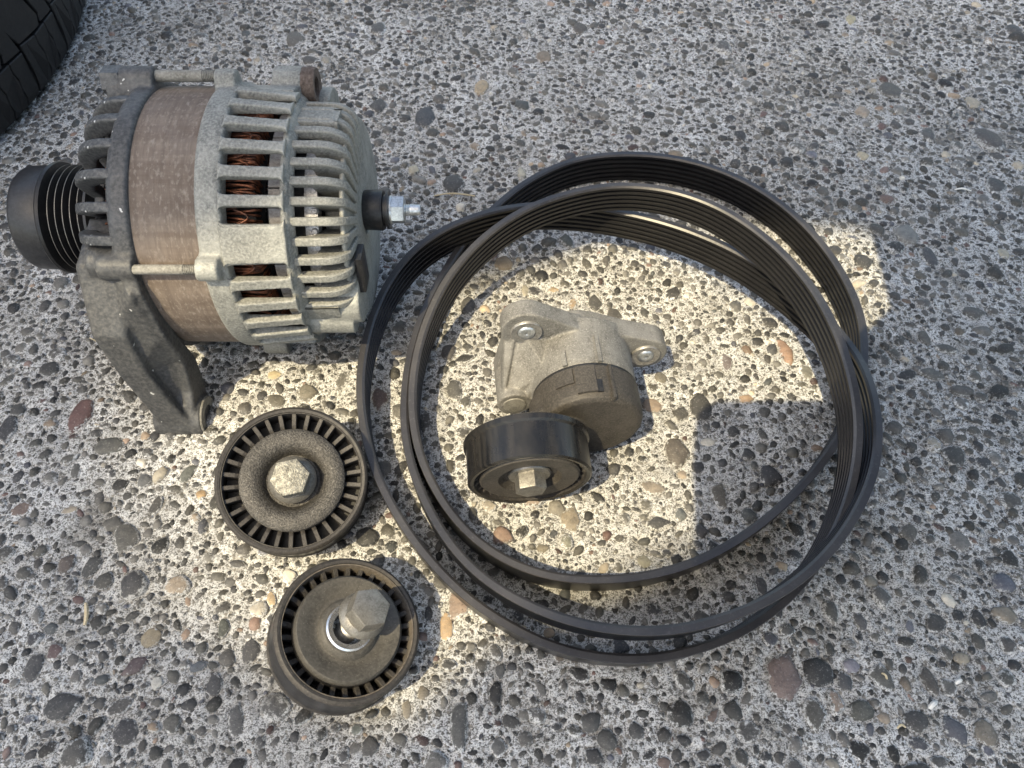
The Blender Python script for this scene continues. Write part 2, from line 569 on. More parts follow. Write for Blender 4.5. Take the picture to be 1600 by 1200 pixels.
# pebbles told apart in the photograph: pixel x, y, width, height, turn, colour
MARKED = [
 (123,648,36,58,-8,(.15,.075,.07)),(197,838,42,48,20,(.10,.097,.088)),(205,916,48,54,15,(.055,.056,.062)),(141,886,28,34,-30,(.06,.062,.062)),
 (104,880,32,38,0,(.12,.095,.082)),(85,1016,32,36,25,(.12,.075,.075)),(53,1043,26,52,5,(.075,.075,.078)),(96,1104,66,42,25,(.058,.06,.064)),
 (195,1144,36,38,0,(.055,.055,.06)),(432,1104,56,50,0,(.09,.088,.085)),(371,1125,27,64,8,(.10,.10,.10)),(389,1019,32,38,0,(.06,.06,.064)),
 (349,981,18,34,5,(.07,.078,.066)),(403,952,30,30,0,(.42,.38,.31)),(424,936,17,24,15,(.42,.30,.16)),(451,901,30,34,10,(.52,.49,.42)),
 (277,917,46,34,25,(.28,.22,.16)),(251,741,28,32,0,(.42,.37,.28)),(224,751,22,22,0,(.12,.125,.13)),(293,739,20,30,-20,(.11,.12,.11)),
 (315,771,19,15,10,(.38,.24,.10)),(235,997,28,26,20,(.26,.21,.13)),(213,1040,38,24,35,(.115,.08,.085)),(307,1043,28,20,20,(.10,.115,.135)),
 (243,1067,20,22,0,(.5,.48,.42)),(715,944,34,46,0,(.27,.19,.15)),(696,981,24,52,5,(.42,.28,.15)),(717,1136,32,72,0,(.10,.102,.10)),
 (635,1107,19,34,8,(.27,.235,.18)),(661,1080,22,28,10,(.2,.175,.14)),(557,1141,22,22,0,(.15,.175,.165)),(779,1168,28,30,0,(.12,.12,.12)),
 (171,696,42,24,15,(.10,.10,.092)),(11,669,30,54,0,(.055,.057,.065)),(80,576,34,28,0,(.06,.06,.06)),(427,586,26,13,0,(.45,.36,.2)),
 (480,613,30,28,0,(.17,.155,.125)),(533,595,21,42,-10,(.13,.125,.115)),(432,627,36,20,-25,(.12,.112,.095)),(592,624,38,52,0,(.13,.085,.075)),
 (709,611,30,34,0,(.088,.088,.086)),(1136,567,28,38,10,(.15,.12,.12)),(1228,549,20,38,8,(.33,.19,.12)),(1207,545,20,17,0,(.075,.078,.085)),
 (1261,580,21,25,0,(.2,.195,.16)),(1094,636,30,40,0,(.065,.063,.06)),(1064,648,23,25,-25,(.08,.076,.07)),(1165,624,23,17,0,(.36,.23,.13)),
 (1055,708,42,52,0,(.105,.09,.078)),(1205,744,36,32,0,(.05,.05,.055)),(1169,808,30,30,15,(.09,.095,.09)),(1124,774,28,40,0,(.115,.10,.078)),
 (1090,729,28,23,-10,(.055,.055,.06)),(1169,708,26,24,0,(.06,.06,.062)),(1022,763,40,23,-20,(.24,.2,.16)),(1096,829,25,24,0,(.075,.07,.07)),
 (1019,633,28,20,0,(.30,.22,.16)),(1033,589,22,22,0,(.2,.18,.14)),(1192,678,15,28,10,(.09,.085,.075)),(1144,675,24,21,-15,(.07,.068,.066)),
 (784,837,34,34,-20,(.27,.17,.13)),(890,812,32,42,0,(.26,.215,.155)),(885,846,27,28,0,(.2,.2,.155)),(848,857,28,17,10,(.2,.175,.13)),
 (870,795,30,26,15,(.22,.2,.165)),(865,834,16,17,0,(.08,.085,.09)),(664,660,24,38,0,(.07,.065,.06)),(727,629,19,20,0,(.1,.098,.09)),
 (754,135,22,24,-10,(.40,.30,.17)),(663,183,28,26,0,(.06,.068,.08)),(592,165,24,20,0,(.075,.075,.075)),(645,266,18,18,0,(.42,.38,.27)),
 (706,288,38,32,0,(.07,.07,.07)),(815,270,15,20,0,(.42,.39,.3)),(730,480,28,32,0,(.085,.083,.082)),(700,550,26,22,-20,(.08,.075,.075)),
 (885,375,24,28,25,(.10,.105,.09)),(865,453,22,13,0,(.40,.28,.14)),(895,475,15,28,-15,(.36,.25,.14)),(930,473,24,25,0,(.085,.083,.08)),
 (960,492,22,22,0,(.09,.085,.08)),(835,455,30,22,0,(.055,.055,.06)),(790,410,34,26,0,(.26,.2,.13)),(820,455,14,18,0,(.33,.3,.23)),
 (1348,243,18,14,0,(.45,.38,.24)),(1416,366,36,34,0,(.2,.2,.19)),(1453,401,25,32,0,(.075,.077,.085)),(1521,489,50,26,0,(.10,.10,.098)),
 (1445,528,19,22,0,(.11,.108,.1)),(1480,545,42,17,-30,(.095,.095,.09)),(1556,290,30,24,-10,(.08,.08,.08)),(1379,290,28,20,0,(.1,.095,.088)),
 (1569,395,18,16,0,(.42,.38,.28)),(1458,694,24,24,0,(.38,.33,.25)),(1458,585,38,18,-20,(.12,.12,.112)),(1222,1062,52,92,-5,(.19,.135,.125)),
 (1271,1117,37,56,0,(.085,.083,.076)),(1306,1097,25,40,0,(.32,.23,.17)),(1345,1112,42,37,0,(.085,.088,.078)),(1379,1060,35,40,20,(.1,.1,.093)),
 (1451,1062,27,48,15,(.088,.08,.072)),(1482,1072,28,34,25,(.115,.115,.11)),(1434,1127,40,40,0,(.075,.073,.072)),(1494,1142,37,44,25,(.09,.095,.12)),
 (1435,1162,32,18,-10,(.075,.077,.09)),(1541,1145,38,48,-20,(.19,.165,.13)),(1545,1172,18,28,15,(.1,.105,.14)),(1572,1060,32,30,-30,(.08,.082,.075)),
 (1575,1007,27,30,0,(.085,.08,.078)),(1569,960,40,30,-15,(.24,.2,.145)),(1569,910,40,30,-10,(.10,.11,.15)),(1377,935,40,48,0,(.11,.11,.108)),
 (1361,909,22,19,15,(.2,.185,.15)),(1300,955,32,44,25,(.09,.09,.085)),(1345,971,19,28,10,(.09,.09,.095)),(1421,980,17,21,0,(.13,.14,.18)),
 (1505,1027,26,19,0,(.33,.28,.2)),(1329,1041,24,19,0,(.22,.21,.26)),(1322,1067,24,32,20,(.075,.077,.085)),(1229,986,24,24,0,(.09,.09,.09)),
 (1202,999,26,24,0,(.09,.095,.12)),(970,1010,30,24,0,(.06,.066,.078)),(857,989,21,19,0,(.36,.26,.16)),(811,963,25,22,0,(.05,.05,.053)),
 (781,1047,20,26,0,(.11,.11,.108)),(1169,886,27,21,0,(.09,.08,.068)),(1191,916,17,34,5,(.08,.08,.085)),(1007,877,27,21,0,(.24,.225,.16)),
 (118,735,14,24,10,(.1,.1,.095)),(335,1070,26,44,0,(.07,.07,.072)),(30,640,24,24,0,(.07,.07,.07)),(905,45,26,16,0,(.1,.09,.08)),
 (460,60,30,22,0,(.12,.115,.105)),(590,45,26,20,0,(.09,.09,.09)),(850,88,28,18,0,(.22,.17,.12)),(1000,120,26,20,0,(.09,.09,.09)),
 (1130,75,30,18,0,(.10,.10,.10)),(1330,30,22,16,0,(.38,.34,.2)),(1520,160,22,16,0,(.36,.32,.24)),(1450,210,26,20,0,(.1,.1,.1)),
 (1545,215,44,40,20,(.1,.09,.085)),(1390,140,30,22,0,(.10,.098,.09)),(1350,175,22,18,0,(.34,.27,.2)),(1590,260,18,16,0,(.5,.42,.3)),
]

def in_view(x, y, m=.03):
    d = y * CP + CAM_H * SP
    u = x / d; v = (y * SP - CAM_H * CP) / d
    return abs(u) < 800 / FPX + m * 1.5 and abs(v) < 600 / FPX + m

def scatter_stones():
    cell = .012
    grid = {}
    def free(x, y, r):
        R = int(math.ceil((r + .012) / cell))
        cx, cy = int(math.floor(x / cell)), int(math.floor(y / cell))
        for i in range(cx - R, cx + R + 1):
            for j in range(cy - R, cy + R + 1):
                for (a, b, q) in grid.get((i, j), ()):
                    if (a - x) ** 2 + (b - y) ** 2 < ((q + r) * .93) ** 2: return False
        return True
    def put(x, y, r): grid.setdefault((int(math.floor(x / cell)), int(math.floor(y / cell))), []).append((x, y, r))
    stones = []                       # x, y, sx, sy, height, turn, colour, seen size
    for (px, py, pw, ph, turn, c) in MARKED:
        p = P(px, py)
        s = pxscale(p)
        el = math.atan2(CAM_H, p.y)
        sx, sy = pw / s * 1.06, ph / s / math.sin(el) * 1.02
        stones.append((p.x, p.y, sx, sy, rnd.uniform(.16, .34) * min(sx, sy), math.radians(turn), c, 1e9))
        put(p.x, p.y, max(sx, sy) * .46)
    for size, count in ((.0122, 130), (.0098, 560), (.0078, 2100), (.0060, 5200), (.0043, 9500), (.0029, 11000)):
        tries = 0; n = 0
        while n < count and tries < count * 9:
            tries += 1
            y = rnd.uniform(-.02, .72); x = rnd.uniform(-.52, .52)
            if not in_view(x, y): continue
            if size > .0035 and rnd.random() > .42 + 1.7 * max(0, y - .05): continue
            if size > .0035 and math.hypot(x - .055, (y - .225) * 1.0) < .105 and rnd.random() > .5: continue
            s = size * rnd.uniform(.72, 1.3)
            el = rnd.uniform(.5, 1.0)
            if not free(x, y, s * .43): continue
            put(x, y, s * .43)
            d = y * CP + CAM_H * SP
            stones.append((x, y, s, s * el, rnd.uniform(.14, .46) * s * el, rnd.uniform(0, PI), stone_colour(), s / d))
            n += 1
    stones.sort(key=lambda q: -q[7])
    return stones

def build_stones(stones):
    shapes = []
    for k in range(24):
        v, f, wt = stone_shape(k + 1, 12)
        me = bpy.data.meshes.new('stone')
        me.from_pydata(v, [], f)
        me.polygons.foreach_set('use_smooth', [True] * len(me.polygons))
        me.attributes.new('rim', 'FLOAT', 'POINT').data.foreach_set('value', wt)
        me.materials.append(M['stone'])
        shapes.append(me)
    for i, (x, y, sx, sy, h, a, c, _) in enumerate(stones[:300]):
        o = bpy.data.objects.new('stone', shapes[i % 24])
        COL.objects.link(o)
        o.parent = ground
        o.location = (x, y, rnd.uniform(-.0007, .0001))
        o.scale = (sx, sy, h / .25 * .72)
        o.rotation_euler = (rnd.uniform(-.07, .07), rnd.uniform(-.07, .07), a)
        mc = sum(c) / 3
        o.color = tuple((q * .7 + mc * .3) * .82 for q in c) + (1,)
    small = [stone_shape(100 + k, 9, True) for k in range(20)]
    small = [(np.array(v, dtype=np.float32), f, w_) for v, f, w_ in small]
    V, F, C, W = [], [], [], []
    b = 0
    for i, (x, y, sx, sy, h, a, c, _) in enumerate(stones[300:]):
        v, f, w_ = small[i % 20]
        fo_ = .55 * rnd.random() ** 2
        W += [q_ + fo_ for q_ in w_]
        q = v * np.array([sx, sy, h / .25 * .72], dtype=np.float32)
        ca, sa = math.cos(a), math.sin(a)
        V.append(np.stack([q[:, 0] * ca - q[:, 1] * sa + x, q[:, 0] * sa + q[:, 1] * ca + y, q[:, 2] - rnd.uniform(0, .0006)], -1))
        F += [[b + k for k in ff] for ff in f]
        C.append(np.tile(np.array([*c, 1], dtype=np.float32), (len(v), 1)))
        b += len(v)
    me = bpy.data.meshes.new('pebbles')
    me.from_pydata(np.concatenate(V).tolist(), [], F)
    at = me.attributes.new('tint', 'FLOAT_COLOR', 'POINT')
    at.data.foreach_set('color', np.concatenate(C).ravel())
    me.attributes.new('rim', 'FLOAT', 'POINT').data.foreach_set('value', W)
    o = link('pebbles', me, M['pebbles'], ground)
    tag(o, kind='stuff')
STONES = scatter_stones()
ground = make_ground(STONES)
build_stones(STONES)

# ------------------------------------------------------------------ added unseen plates that block the sun and shape the shade
def shade(name, poly, z, th=.012):
    """flat plate added out of view to block the sun; its shadow outline on the ground is poly (ground x, y)"""
    k = Vector((SUN_K.x, SUN_K.y)) * z
    b = MB()
    pts = [(p[0] - k.x, p[1] - k.y) for p in poly]
    b.prism(pts, z, z + th)
    o = b.build(name, M['panel'], None, False, 0)
    return tag(o, kind='structure')
def G2(*pts): return [tuple(P(x, y)[:2]) for x, y in pts]
UP = G2((1440, 395), (1340, 360), (1200, 352), (1010, 348), (870, 405), (570, 492), (-60, 566))
shade('sun_blocker', [(-.75, UP[-1][1] - .02)] + UP[::-1] + [(.62, .52), (.62, 1.05), (-.75, 1.05)], 2.6)
RT = G2((1082, 720), (1088, 650), (1106, 639), (1298, 637), (1300, 575), (1318, 556), (1392, 482), (1345, 300))
shade('sun_blocker', RT[:1] + RT[1:] + [(.62, .62), (.62, .02), (.13, .02)] + G2((1085, 860)), .42)
LO = G2((1075, 850), (1000, 905), (745, 1015), (600, 1150), (430, 1075), (300, 990), (-40, 930))
shade('sun_blocker', LO + [(-.6, LO[-1][1]), (-.6, -.25), (.35, -.25)], 3.2)
LF = G2((225, 470), (205, 700), (275, 1000))
shade('sun_blocker', LF + [(LF[-1][0], -.1), (-.9, -.1), (-.9, .62), (LF[0][0] - .05, .62)], 9.0)

# ------------------------------------------------------------------ ribbed belt
def catmull(pts, per=24):
    out = []
    n = len(pts)
    for i in range(n):
        p0, p1, p2, p3 = pts[i - 1], pts[i], pts[(i + 1) % n], pts[(i + 2) % n]
        d1 = max((p1 - p0).length, 1e-6) ** .5; d2 = max((p2 - p1).length, 1e-6) ** .5; d3 = max((p3 - p2).length, 1e-6) ** .5
        m1 = (p1 - p0) / d1 - (p2 - p0) / (d1 + d2) + (p2 - p1) / d2
        m2 = (p2 - p1) / d2 - (p3 - p1) / (d2 + d3) + (p3 - p2) / d3
        m1 *= d2; m2 *= d2
        for k in range(per):
            t = k / per
            out.append(p1 * (2 * t ** 3 - 3 * t * t + 1) + m1 * (t ** 3 - 2 * t * t + t) + p2 * (-2 * t ** 3 + 3 * t * t) + m2 * (t ** 3 - t * t))
    return out

BW, NR = .0214, 6
# centre of the belt's upper edge: pixel x, pixel y, millimetres its lower edge is off the ground
BELT = [
 # left outer limb, round the bottom
 (700,353,18),(650,386,13),(611,432,9),(582,492,7),(565,560,5),(562,620,3),(570,680,1),(590,745,0),(625,812,0),(672,876,0),(732,935,0),(800,980,0),(870,1012,0),(945,1028,0),(1020,1029,0),(1085,1016,0),
 # under the next turn, up the right side and over the top (middle arch)
 (1150,992,0),(1215,950,1),(1272,890,6),(1312,820,12),(1338,735,19),(1343,660,29),(1333,590,36),(1308,515,39),(1265,440,36),(1205,376,36),(1130,325,36),(1050,296,36),(965,288,36),(890,300,36),(815,328,34),(750,374,27),(700,432,19),(668,495,12),(649,560,6),(643,630,2),
 # inner limb, inner bottom strand, under the right side, outer arch
 (653,700,0),(682,768,0),(725,826,0),(785,872,0),(860,900,0),(945,906,0),(1030,896,0),(1110,868,0),(1190,818,0),(1258,755,0),(1308,690,0),(1340,625,0),(1352,555,0),(1346,492,0),(1320,430,0),(1275,367,0),(1215,312,0),(1140,270,0),(1060,246,0),(975,239,0),(900,248,0),(835,275,0),(780,315,0),(735,362,0),(693,424,0),(660,490,0),(640,555,0),(631,625,0),
 # second limb, lowest visible turn, right outer limb, inner far band
 (634,690,0),(652,755,2),(690,830,6),(740,890,11),(810,938,15),(890,970,18),(970,985,20),(1050,985,21),(1130,967,23),(1210,933,24),(1280,880,24),(1335,810,24),(1367,735,24),(1374,670,24),(1362,600,21),(1335,545,14),(1290,492,12),(1225,437,14),(1150,390,12),(1060,352,11),(965,328,11),(880,318,13),(815,320,16),(755,332,20),
]
def make_belt():
    pts = [P(x, y, BW + h / 1000) for x, y, h in BELT]
    c = catmull(pts, 30)
    # even steps
    d = [0.0]
    for i in range(len(c)): d.append(d[-1] + (c[(i + 1) % len(c)] - c[i]).length)
    N = 1100
    arr = np.array([tuple(p) for p in c] + [tuple(c[0])])
    s = np.linspace(0, d[-1], N, endpoint=False)
    q = np.stack([np.interp(s, d, arr[:, k]) for k in range(3)], -1)
    for _ in range(14):
        q = (np.roll(q, 1, 0) + 2 * q + np.roll(q, -1, 0)) / 4
    t = np.roll(q, -1, 0) - np.roll(q, 1, 0)
    t[:, 2] = 0
    t /= np.linalg.norm(t, axis=1, keepdims=True)
    nin = np.stack([-t[:, 1], t[:, 0], np.zeros(N)], -1)      # left of travel = inside of the coil
    # cross-section: (inward, up), upper edge at 0
    p = BW / NR
    prof = [(-.0019, -.0004), (-.0016, 0.0), (.0012, 0.0)]
    edge_end = len(prof)
    for k in range(NR):
        z = -k * p
        prof += [(.0023, z - p * .24), (.0023, z - p * .70)]
        if k < NR - 1: prof += [(.0003, z - p * .94), (.0003, z - p * 1.02)]
    prof += [(.0012, -BW), (-.0016, -BW), (-.0019, -BW + .0004), (-.00192, -BW * .5)]
    n = len(prof)
    nv = np.array([a for a, b in prof]); zv = np.array([b for a, b in prof])
    V = q[:, None, :] + nin[:, None, :] * nv[None, :, None]
    V[:, :, 2] += zv[None, :]
    lean = np.clip((.25 - q[:, 1]) / .12, 0, 1) * .0045 + np.clip((q[:, 2] - BW) / .036, 0, 1) * np.clip((q[:, 1] - .25) / .08, 0, 1) * .0035          # near strands lean towards the camera
    V[:, :, 1] += lean[:, None] * (-zv[None, :] / BW)
    V = V.reshape(-1, 3)
    F, MI = [], []
    for i in range(N):
        i2 = (i + 1) % N
        for k in range(n):
            k2 = (k + 1) % n
            F.append((i * n + k, i2 * n + k, i2 * n + k2, i * n + k2))
            MI.append(1 if k in (0, 1, 2) or k in (n - 4, n - 3) else 0)
    me = bpy.data.meshes.new('drive_belt')
    me.from_pydata(V.tolist(), [], F)
    me.materials.append(M['belt']); me.materials.append(M['belt_edge'])
    me.polygons.foreach_set('material_index', MI)
    o = link('drive_belt', me)
    bm = bmesh.new(); bm.from_mesh(me); bmesh.ops.recalc_face_normals(bm, faces=bm.faces); bm.to_mesh(me); bm.free()
    sharp(o, 28)
    tag(o, 'long black ribbed rubber belt coiled in three loops round the tensioner', 'drive belt')
make_belt()

# ------------------------------------------------------------------ idler pulleys
def hexpoly(af): return ngon(6, af / math.sqrt(3), .3)

def facing(c, deg, img_deg):
    to = (Vector((0, 0, CAM_H)) - c).normalized()
    a, b = math.radians(deg), math.radians(img_deg)
    r = Vector((1, 0, 0)); u = UPV
    side = (r * math.cos(b) + u * math.sin(b))
    side = (side - to * side.dot(to)).normalized()
    return (to * math.cos(a) + side * math.sin(a)).normalized()

def idler(name, label, px, py, R, T, tilt, img, nfin, second):
    z = .03
    for _ in range(6):
        c = P(px, py, z)
        n = facing(c, tilt, img)
        z = T * n.z + R * math.sqrt(max(0, 1 - n.z ** 2))
    c = P(px, py, z)
    rot = basis(n)
    root = empty(name, (c.x, c.y, 0))
    tag(root, label, 'pulley', 'loose idler pulleys')
    off = Matrix.Translation((0, 0, c.z)) @ rot            # local frame: face plane at z = 0
    Ri = R - .0026
    hub = R * (.69 if not second else .735)
    b = MB()                                              # rim with a lip
    b.lathe([(Ri, -.0004), (R - .0014, 0), (R - .0004, -.0006), (R, -.0016), (R - .0006, -.0030), (R - .0008, -T + .003), (R, -T + .0015), (R - .0005, -T), (Ri, -T), (Ri - .0004, -T * .55)], 120)
    b.build('rim', M['pulley_dust'], root, True, 40, off)
    b = MB()
    b.lathe([(R - .00055, -.0034), (R - .00055, -T + .0034), (R - .0012, -T + .0034), (R - .0012, -.0034)], 120)
    b.build('belt_track', M['pulley_side'], root, True, 40, off)
    b = MB()                                              # dusty wall inside the rim
    b.lathe([(Ri - .0006, -.0008), (Ri - .0002, -.0008), (Ri - .0002, -T * .6), (Ri - .0012, -T * .6)], 110)
    b.build('rim_wall', M['rim_wall'] if second else M['pulley_dust'], root, True, 40, off)
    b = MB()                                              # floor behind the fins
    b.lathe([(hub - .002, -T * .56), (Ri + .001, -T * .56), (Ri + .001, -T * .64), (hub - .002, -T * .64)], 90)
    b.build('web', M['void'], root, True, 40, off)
    b = MB()                                              # hub wall
    b.lathe([(hub + .0002, -.0030), (hub + .0002, -T * .6), (hub - .0035, -T * .6), (hub - .0035, -.003)], 90)
    b.build('hub', M['pulley_side'], root, True, 40, off)
    b = MB()
    w = .0010
    d0 = -.0030 if not second else -.0052
    prof = [(hub - .0004, d0 - .0012), (hub + .0022, d0), (Ri + .0006, -.0020 if not second else -.0042), (Ri + .0006, -T * .6), (hub - .0004, -T * .6)]
    vs = [(r, -w, h) for r, h in prof] + [(r, w, h) for r, h in prof]
    m = len(prof)
    b.add(vs, [tuple(range(m)), tuple(reversed(range(m, 2 * m)))] + [(k, k + m, (k + 1) % m + m, (k + 1) % m) for k in range(m)])
    first = None
    for k in range(nfin):
        mt = off @ Matrix.Rotation(2 * PI * k / nfin, 4, 'Z') @ Matrix.Rotation(0 if not second else .0, 4, 'X')
        if first is None:
            first = b.build('fin', M['pulley_dust'], root, False, 0, mt)
            bv = first.modifiers.new('b', 'BEVEL'); bv.width = .0002; bv.segments = 1
        else: dup(first, root, mt)
    b = MB()                                              # pressed dust cap with a dished middle
    if not second:
        b.lathe([(.0010, -.0066), (.0122, -.0066), (.0134, -.0046), (.0152, -.0014), (.0180, -.0003), (hub - .0012, -.0002), (hub, -.0012), (hub, -.004), (.001, -.009)], 96)
        b.build('dust_cap', M['cap_grain'], root, True, 50, off)
    else:
        b.lathe([(.0092, .0008), (.0104, .0010), (.0114, .0004), (.0128, -.0020), (.0142, -.0022), (.0168, -.0006), (hub - .001, .0004), (hub, -.0008), (hub, -.004), (.0092, -.006)], 96)
        b.build('dust_cap', M['cap_brown'], root, True, 50, off)
        b = MB()
        b.lathe([(.0070, .0013), (.0090, .0017), (.0097, .0010), (.0097, -.012), (.0070, -.012)], 72)
        b.build('inner_race', M['chrome'], root, True, 40, off)
    # bolt
    if not second:
        bolt = empty('bolt'); bolt.parent = root
        bolt.matrix_local = off @ Matrix.Translation((.0, .0, -.0036)) @ Matrix.Rotation(.05, 4, 'X')
        b = MB()
        b.lathe([(.0001, 0), (.0107, 0), (.0110, .0012), (.0102, .0026), (.0085, .0042), (.0001, .0042)], 60)
        b.build('flange', M['dustysteel'], bolt, True, 40)
        b = MB()
        b.prism(hexpoly(.0158), .003, .0120, bev=.0010)
        b.build('hex_head', M['corroded'], bolt, True, 25)
        b = MB()
        b.lathe([(.0001, 0.001), (.0045, .001), (.0045, -.024), (.0001, -.025)], 24)
        b.build('shank', M['steel'], bolt)
    else:
        bolt = empty('bolt'); bolt.parent = root
        bolt.matrix_local = off @ Matrix.Translation((.0018, .0020, .0)) @ Matrix.Rotation(.12, 4, 'Y') @ Matrix.Rotation(-.08, 4, 'X') @ Matrix.Translation((0, 0, .0085))
        b = MB()
        b.lathe([(.0001, 0), (.0094, 0), (.0099, .0010), (.0095, .0024), (.0078, .0044), (.0001, .0044)], 60)
        b.build('flange', M['dustysteel'], bolt, True, 40)
        b = MB()
        b.prism(hexpoly(.0146), .003, .0112, bev=.0010)
        b.build('hex_head', M['dustysteel'], bolt, True, 25)
        b = MB()
        pr = [(.0001, .001)]
        for k in range(24): pr += [(.0046, -.001 * k), (.0040, -.001 * k - .0005)]
        pr += [(.0001, -.024)]
        b.lathe(pr, 30)
        b.build('threaded_shank', M['steel'], bolt)
    return root
idler('idler_pulley', 'black idler pulley with grainy cap and corroded bolt head beside the alternator foot', 456, 748, .0345, .021, 11, 125, 30, False)
idler('idler_pulley', 'dusty brown idler pulley with a bolt loose in its bright bore, nearest the camera', 546, 981, .0302, .022, 19, 52, 30, True)

# ------------------------------------------------------------------ belt tensioner
def make_tensioner():
    ox, oy = .030, .215
    root = empty('belt_tensioner', (ox, oy, 0))
    tag(root, 'grey and brown cast belt tensioner with black roller, inside the belt coil', 'belt tensioner')
    L = Matrix.Translation((-ox, -oy, 0))
    # local frame whose Z runs along the shafts, towards the camera (-Y), slightly turned
    def fr(x, y, z, yaw=-5):
        r = Matrix.Rotation(math.radians(-yaw), 4, 'Z')
        return L @ Matrix.Translation((x, y, z)) @ r @ Matrix(((1, 0, 0, 0), (0, 0, -1, 0), (0, 1, 0, 0), (0, 0, 0, 1)))
    cup = fr(.0385, .2, .0262)           # centre of the spring cup, front face at y = .2
    def cp(x, z, d): return cup @ Vector((x - .0385, z - .0262, -d))    # point by world x, z and depth behind the cup face
    # base casting: spring housing, plate, two ears, a tube boss
    b = MB()
    b.lathe([(.0001, -.0205), (.0262, -.0205), (.0266, -.024), (.0270, -.049), (.0001, -.049)], 64, M=cup)
    def disc(x, z, r, d0, d1, n=28):
        return [cp(x + r * math.cos(2 * PI * k / n), z + r * math.sin(2 * PI * k / n), d) for k in range(n) for d in (d0, d1)]
    A, Bx, Cx = (.0105, .0545), (.0735, .0270), (.0030, .0195)
    b.hull(disc(*A, .0125, .041, .051) + disc(.032, .034, .019, .041, .051))
    b.hull(disc(*Bx, .0116, .042, .0535) + disc(.055, .0350, .0105, .042, .0535))
    b.hull(disc(.055, .0350, .0105, .042, .0535) + disc(.036, .034, .018, .042, .055))
    b.hull(disc(*Cx, .0085, .041, .051) + disc(*A, .0085, .041, .051))
    b.hull(disc(*Cx, .0085, .041, .051) + disc(.03, .026, .02, .041, .051))
    b.hull(disc(*Cx, .0088, .0215, .05))                                   # tube boss reaching forward
    b.hull([cp(x, z, d) for x, z, d in ((-.003, .020, .020), (.006, .052, .043), (.0005, .052, .044), (-.004, .018, .022), (-.002, .020, .046), (-.0005, .052, .047))])
    b.hull([cp(x, z, d) for x, z, d in ((.004, .018, .022), (.020, .040, .024), (.024, .048, .045), (.008, .053, .045), (.016, .014, .022), (.016, .014, .045), (.002, .014, .045))])
    b.hull([cp(x, z, d) for x, z, d in ((.060, .030, .030), (.058, .018, .028), (.068, .026, .044), (.066, .016, .044), (.056, .036, .044), (.052, .044, .03))])
    b.hull([cp(x, z, d) for x, z, d in ((-.003, .022, .024), (.014, .034, .026), (.006, .052, .045), (.016, .016, .024), (-.002, .014, .045), (.02, .05, .046), (.000, .05, .046))])
    b.cast('base_casting', M['tens_base'], root, .0006, 4)
    # steel sleeves in the ears
    for (x, z), r, d in ((A, .0078, .0402), (Bx, .0078, .0412)):
        mt = cup @ Matrix.Translation((x - .0385, z - .0262, -d))
        e = MB(); e.lathe([(r * .60, .0003), (r * .97, .0005), (r, .0), (r, -.006), (r * .58, -.006), (r * .58, .0)], 40)
        s = e.build('sleeve', M['steel'], root, True, 40, mt)
        e = MB(); e.lathe([(.00005, .0010), (r * .50, .0009), (r * .6, -.0006), (r * .6, -.004), (.00005, -.004)], 32)
        link('sleeve_floor', e.mesh('sleeve_floor'), M['zinc'], s)
    # front peg end in the tube boss
    mt = cup @ Matrix.Translation((Cx[0] - .0385, Cx[1] - .0262, -.0208))
    e = MB(); e.lathe([(.00005, .0002), (.0058, -.0002), (.0062, -.001), (.0062, -.004), (.00005, -.004)], 32)
    e.build('peg', M['alu_dirty'], root, True, 40, mt)
    # arm: cup that turns on the base, with the arm reaching to the roller
    b = MB()
    b.lathe([(.0001, 0), (.0235, 0), (.0258, -.0012), (.0266, -.004), (.0268, -.0195), (.0001, -.0195)], 64, M=cup)
    b.hull(disc(.0385, .0262, .0235, .003, .018) + disc(.0225, .0280, .0130, .002, .015))
    b.hull(disc(.010, .0290, .010, -.011, .004) + disc(.024, .0280, .011, -.002, .008))
    b.cast('arm', M['tens_arm'], root, .0006, 3)
    # stop rib, notch lug and raised bars on the cup's upper side
    def cyl_box(a0, a1, d0, d1, r0, r1):
        pts = []
        for a in np.linspace(math.radians(a0), math.radians(a1), 6):
            for r in (r0, r1):
                for d in (d0, d1):
                    pts.append(cup @ Vector((r * math.cos(a), r * math.sin(a), -d)))
        return pts
    for (a0, a1, d0, d1, dr, mat, nm) in ((86, 106, .0035, .0185, .0012, 'tens_arm', 'stop_lug'), (68, 71, .0, .0192, .0011, 'tens_arm', 'stop_rib'),
                                         (108, 128, .010, .0185, .0009, 'tens_arm', 'stop_lug'), (76, 80, .021, .037, .0010, 'tens_base', 'timing_bar'), (112, 117, .021, .030, .0010, 'tens_base', 'timing_bar')):
        e = MB(); e.hull(cyl_box(a0, a1, d0, d1, .024, .0268 + dr))
        o = e.build(nm, M[mat], root, False, 0)
        bv = o.modifiers.new('b', 'BEVEL'); bv.width = .0004; bv.segments = 2
    e = MB(); e.hull(cyl_box(80, 86, .0035, .0105, .024, .0268 + .0004))
    e.build('notch', M['void'], root, False, 0)
    # seam between base and arm
    e = MB(); e.lathe([(.0264, -.0194), (.0264, -.0207), (.024, -.0207), (.024, -.0194)], 64, M=cup)
    e.build('seam', M['void'], root)
    # roller
    R, T = .0292, .0212
    rl = fr(.0085, .1692, R + .0002) @ Matrix.Rotation(math.radians(6), 4, 'X')
    roller = empty('roller'); roller.parent = root
    roller.matrix_local = rl
    b = MB()
    b.lathe([(R - .0028, -.0004), (R - .0012, 0), (R - .0002, -.0008), (R - .0002, -T + .0040), (R + .0008, -T + .0030), (R + .0008, -T + .0006), (R, -T), (R - .0028, -T)], 128)
    b.build('rim', M['track'], roller, True, 40)
    b = MB()
    b.lathe([(R - .0030, -.0006), (R - .0027, -.0006), (R - .0027, -T * .8), (R - .0034, -T * .8)], 96)
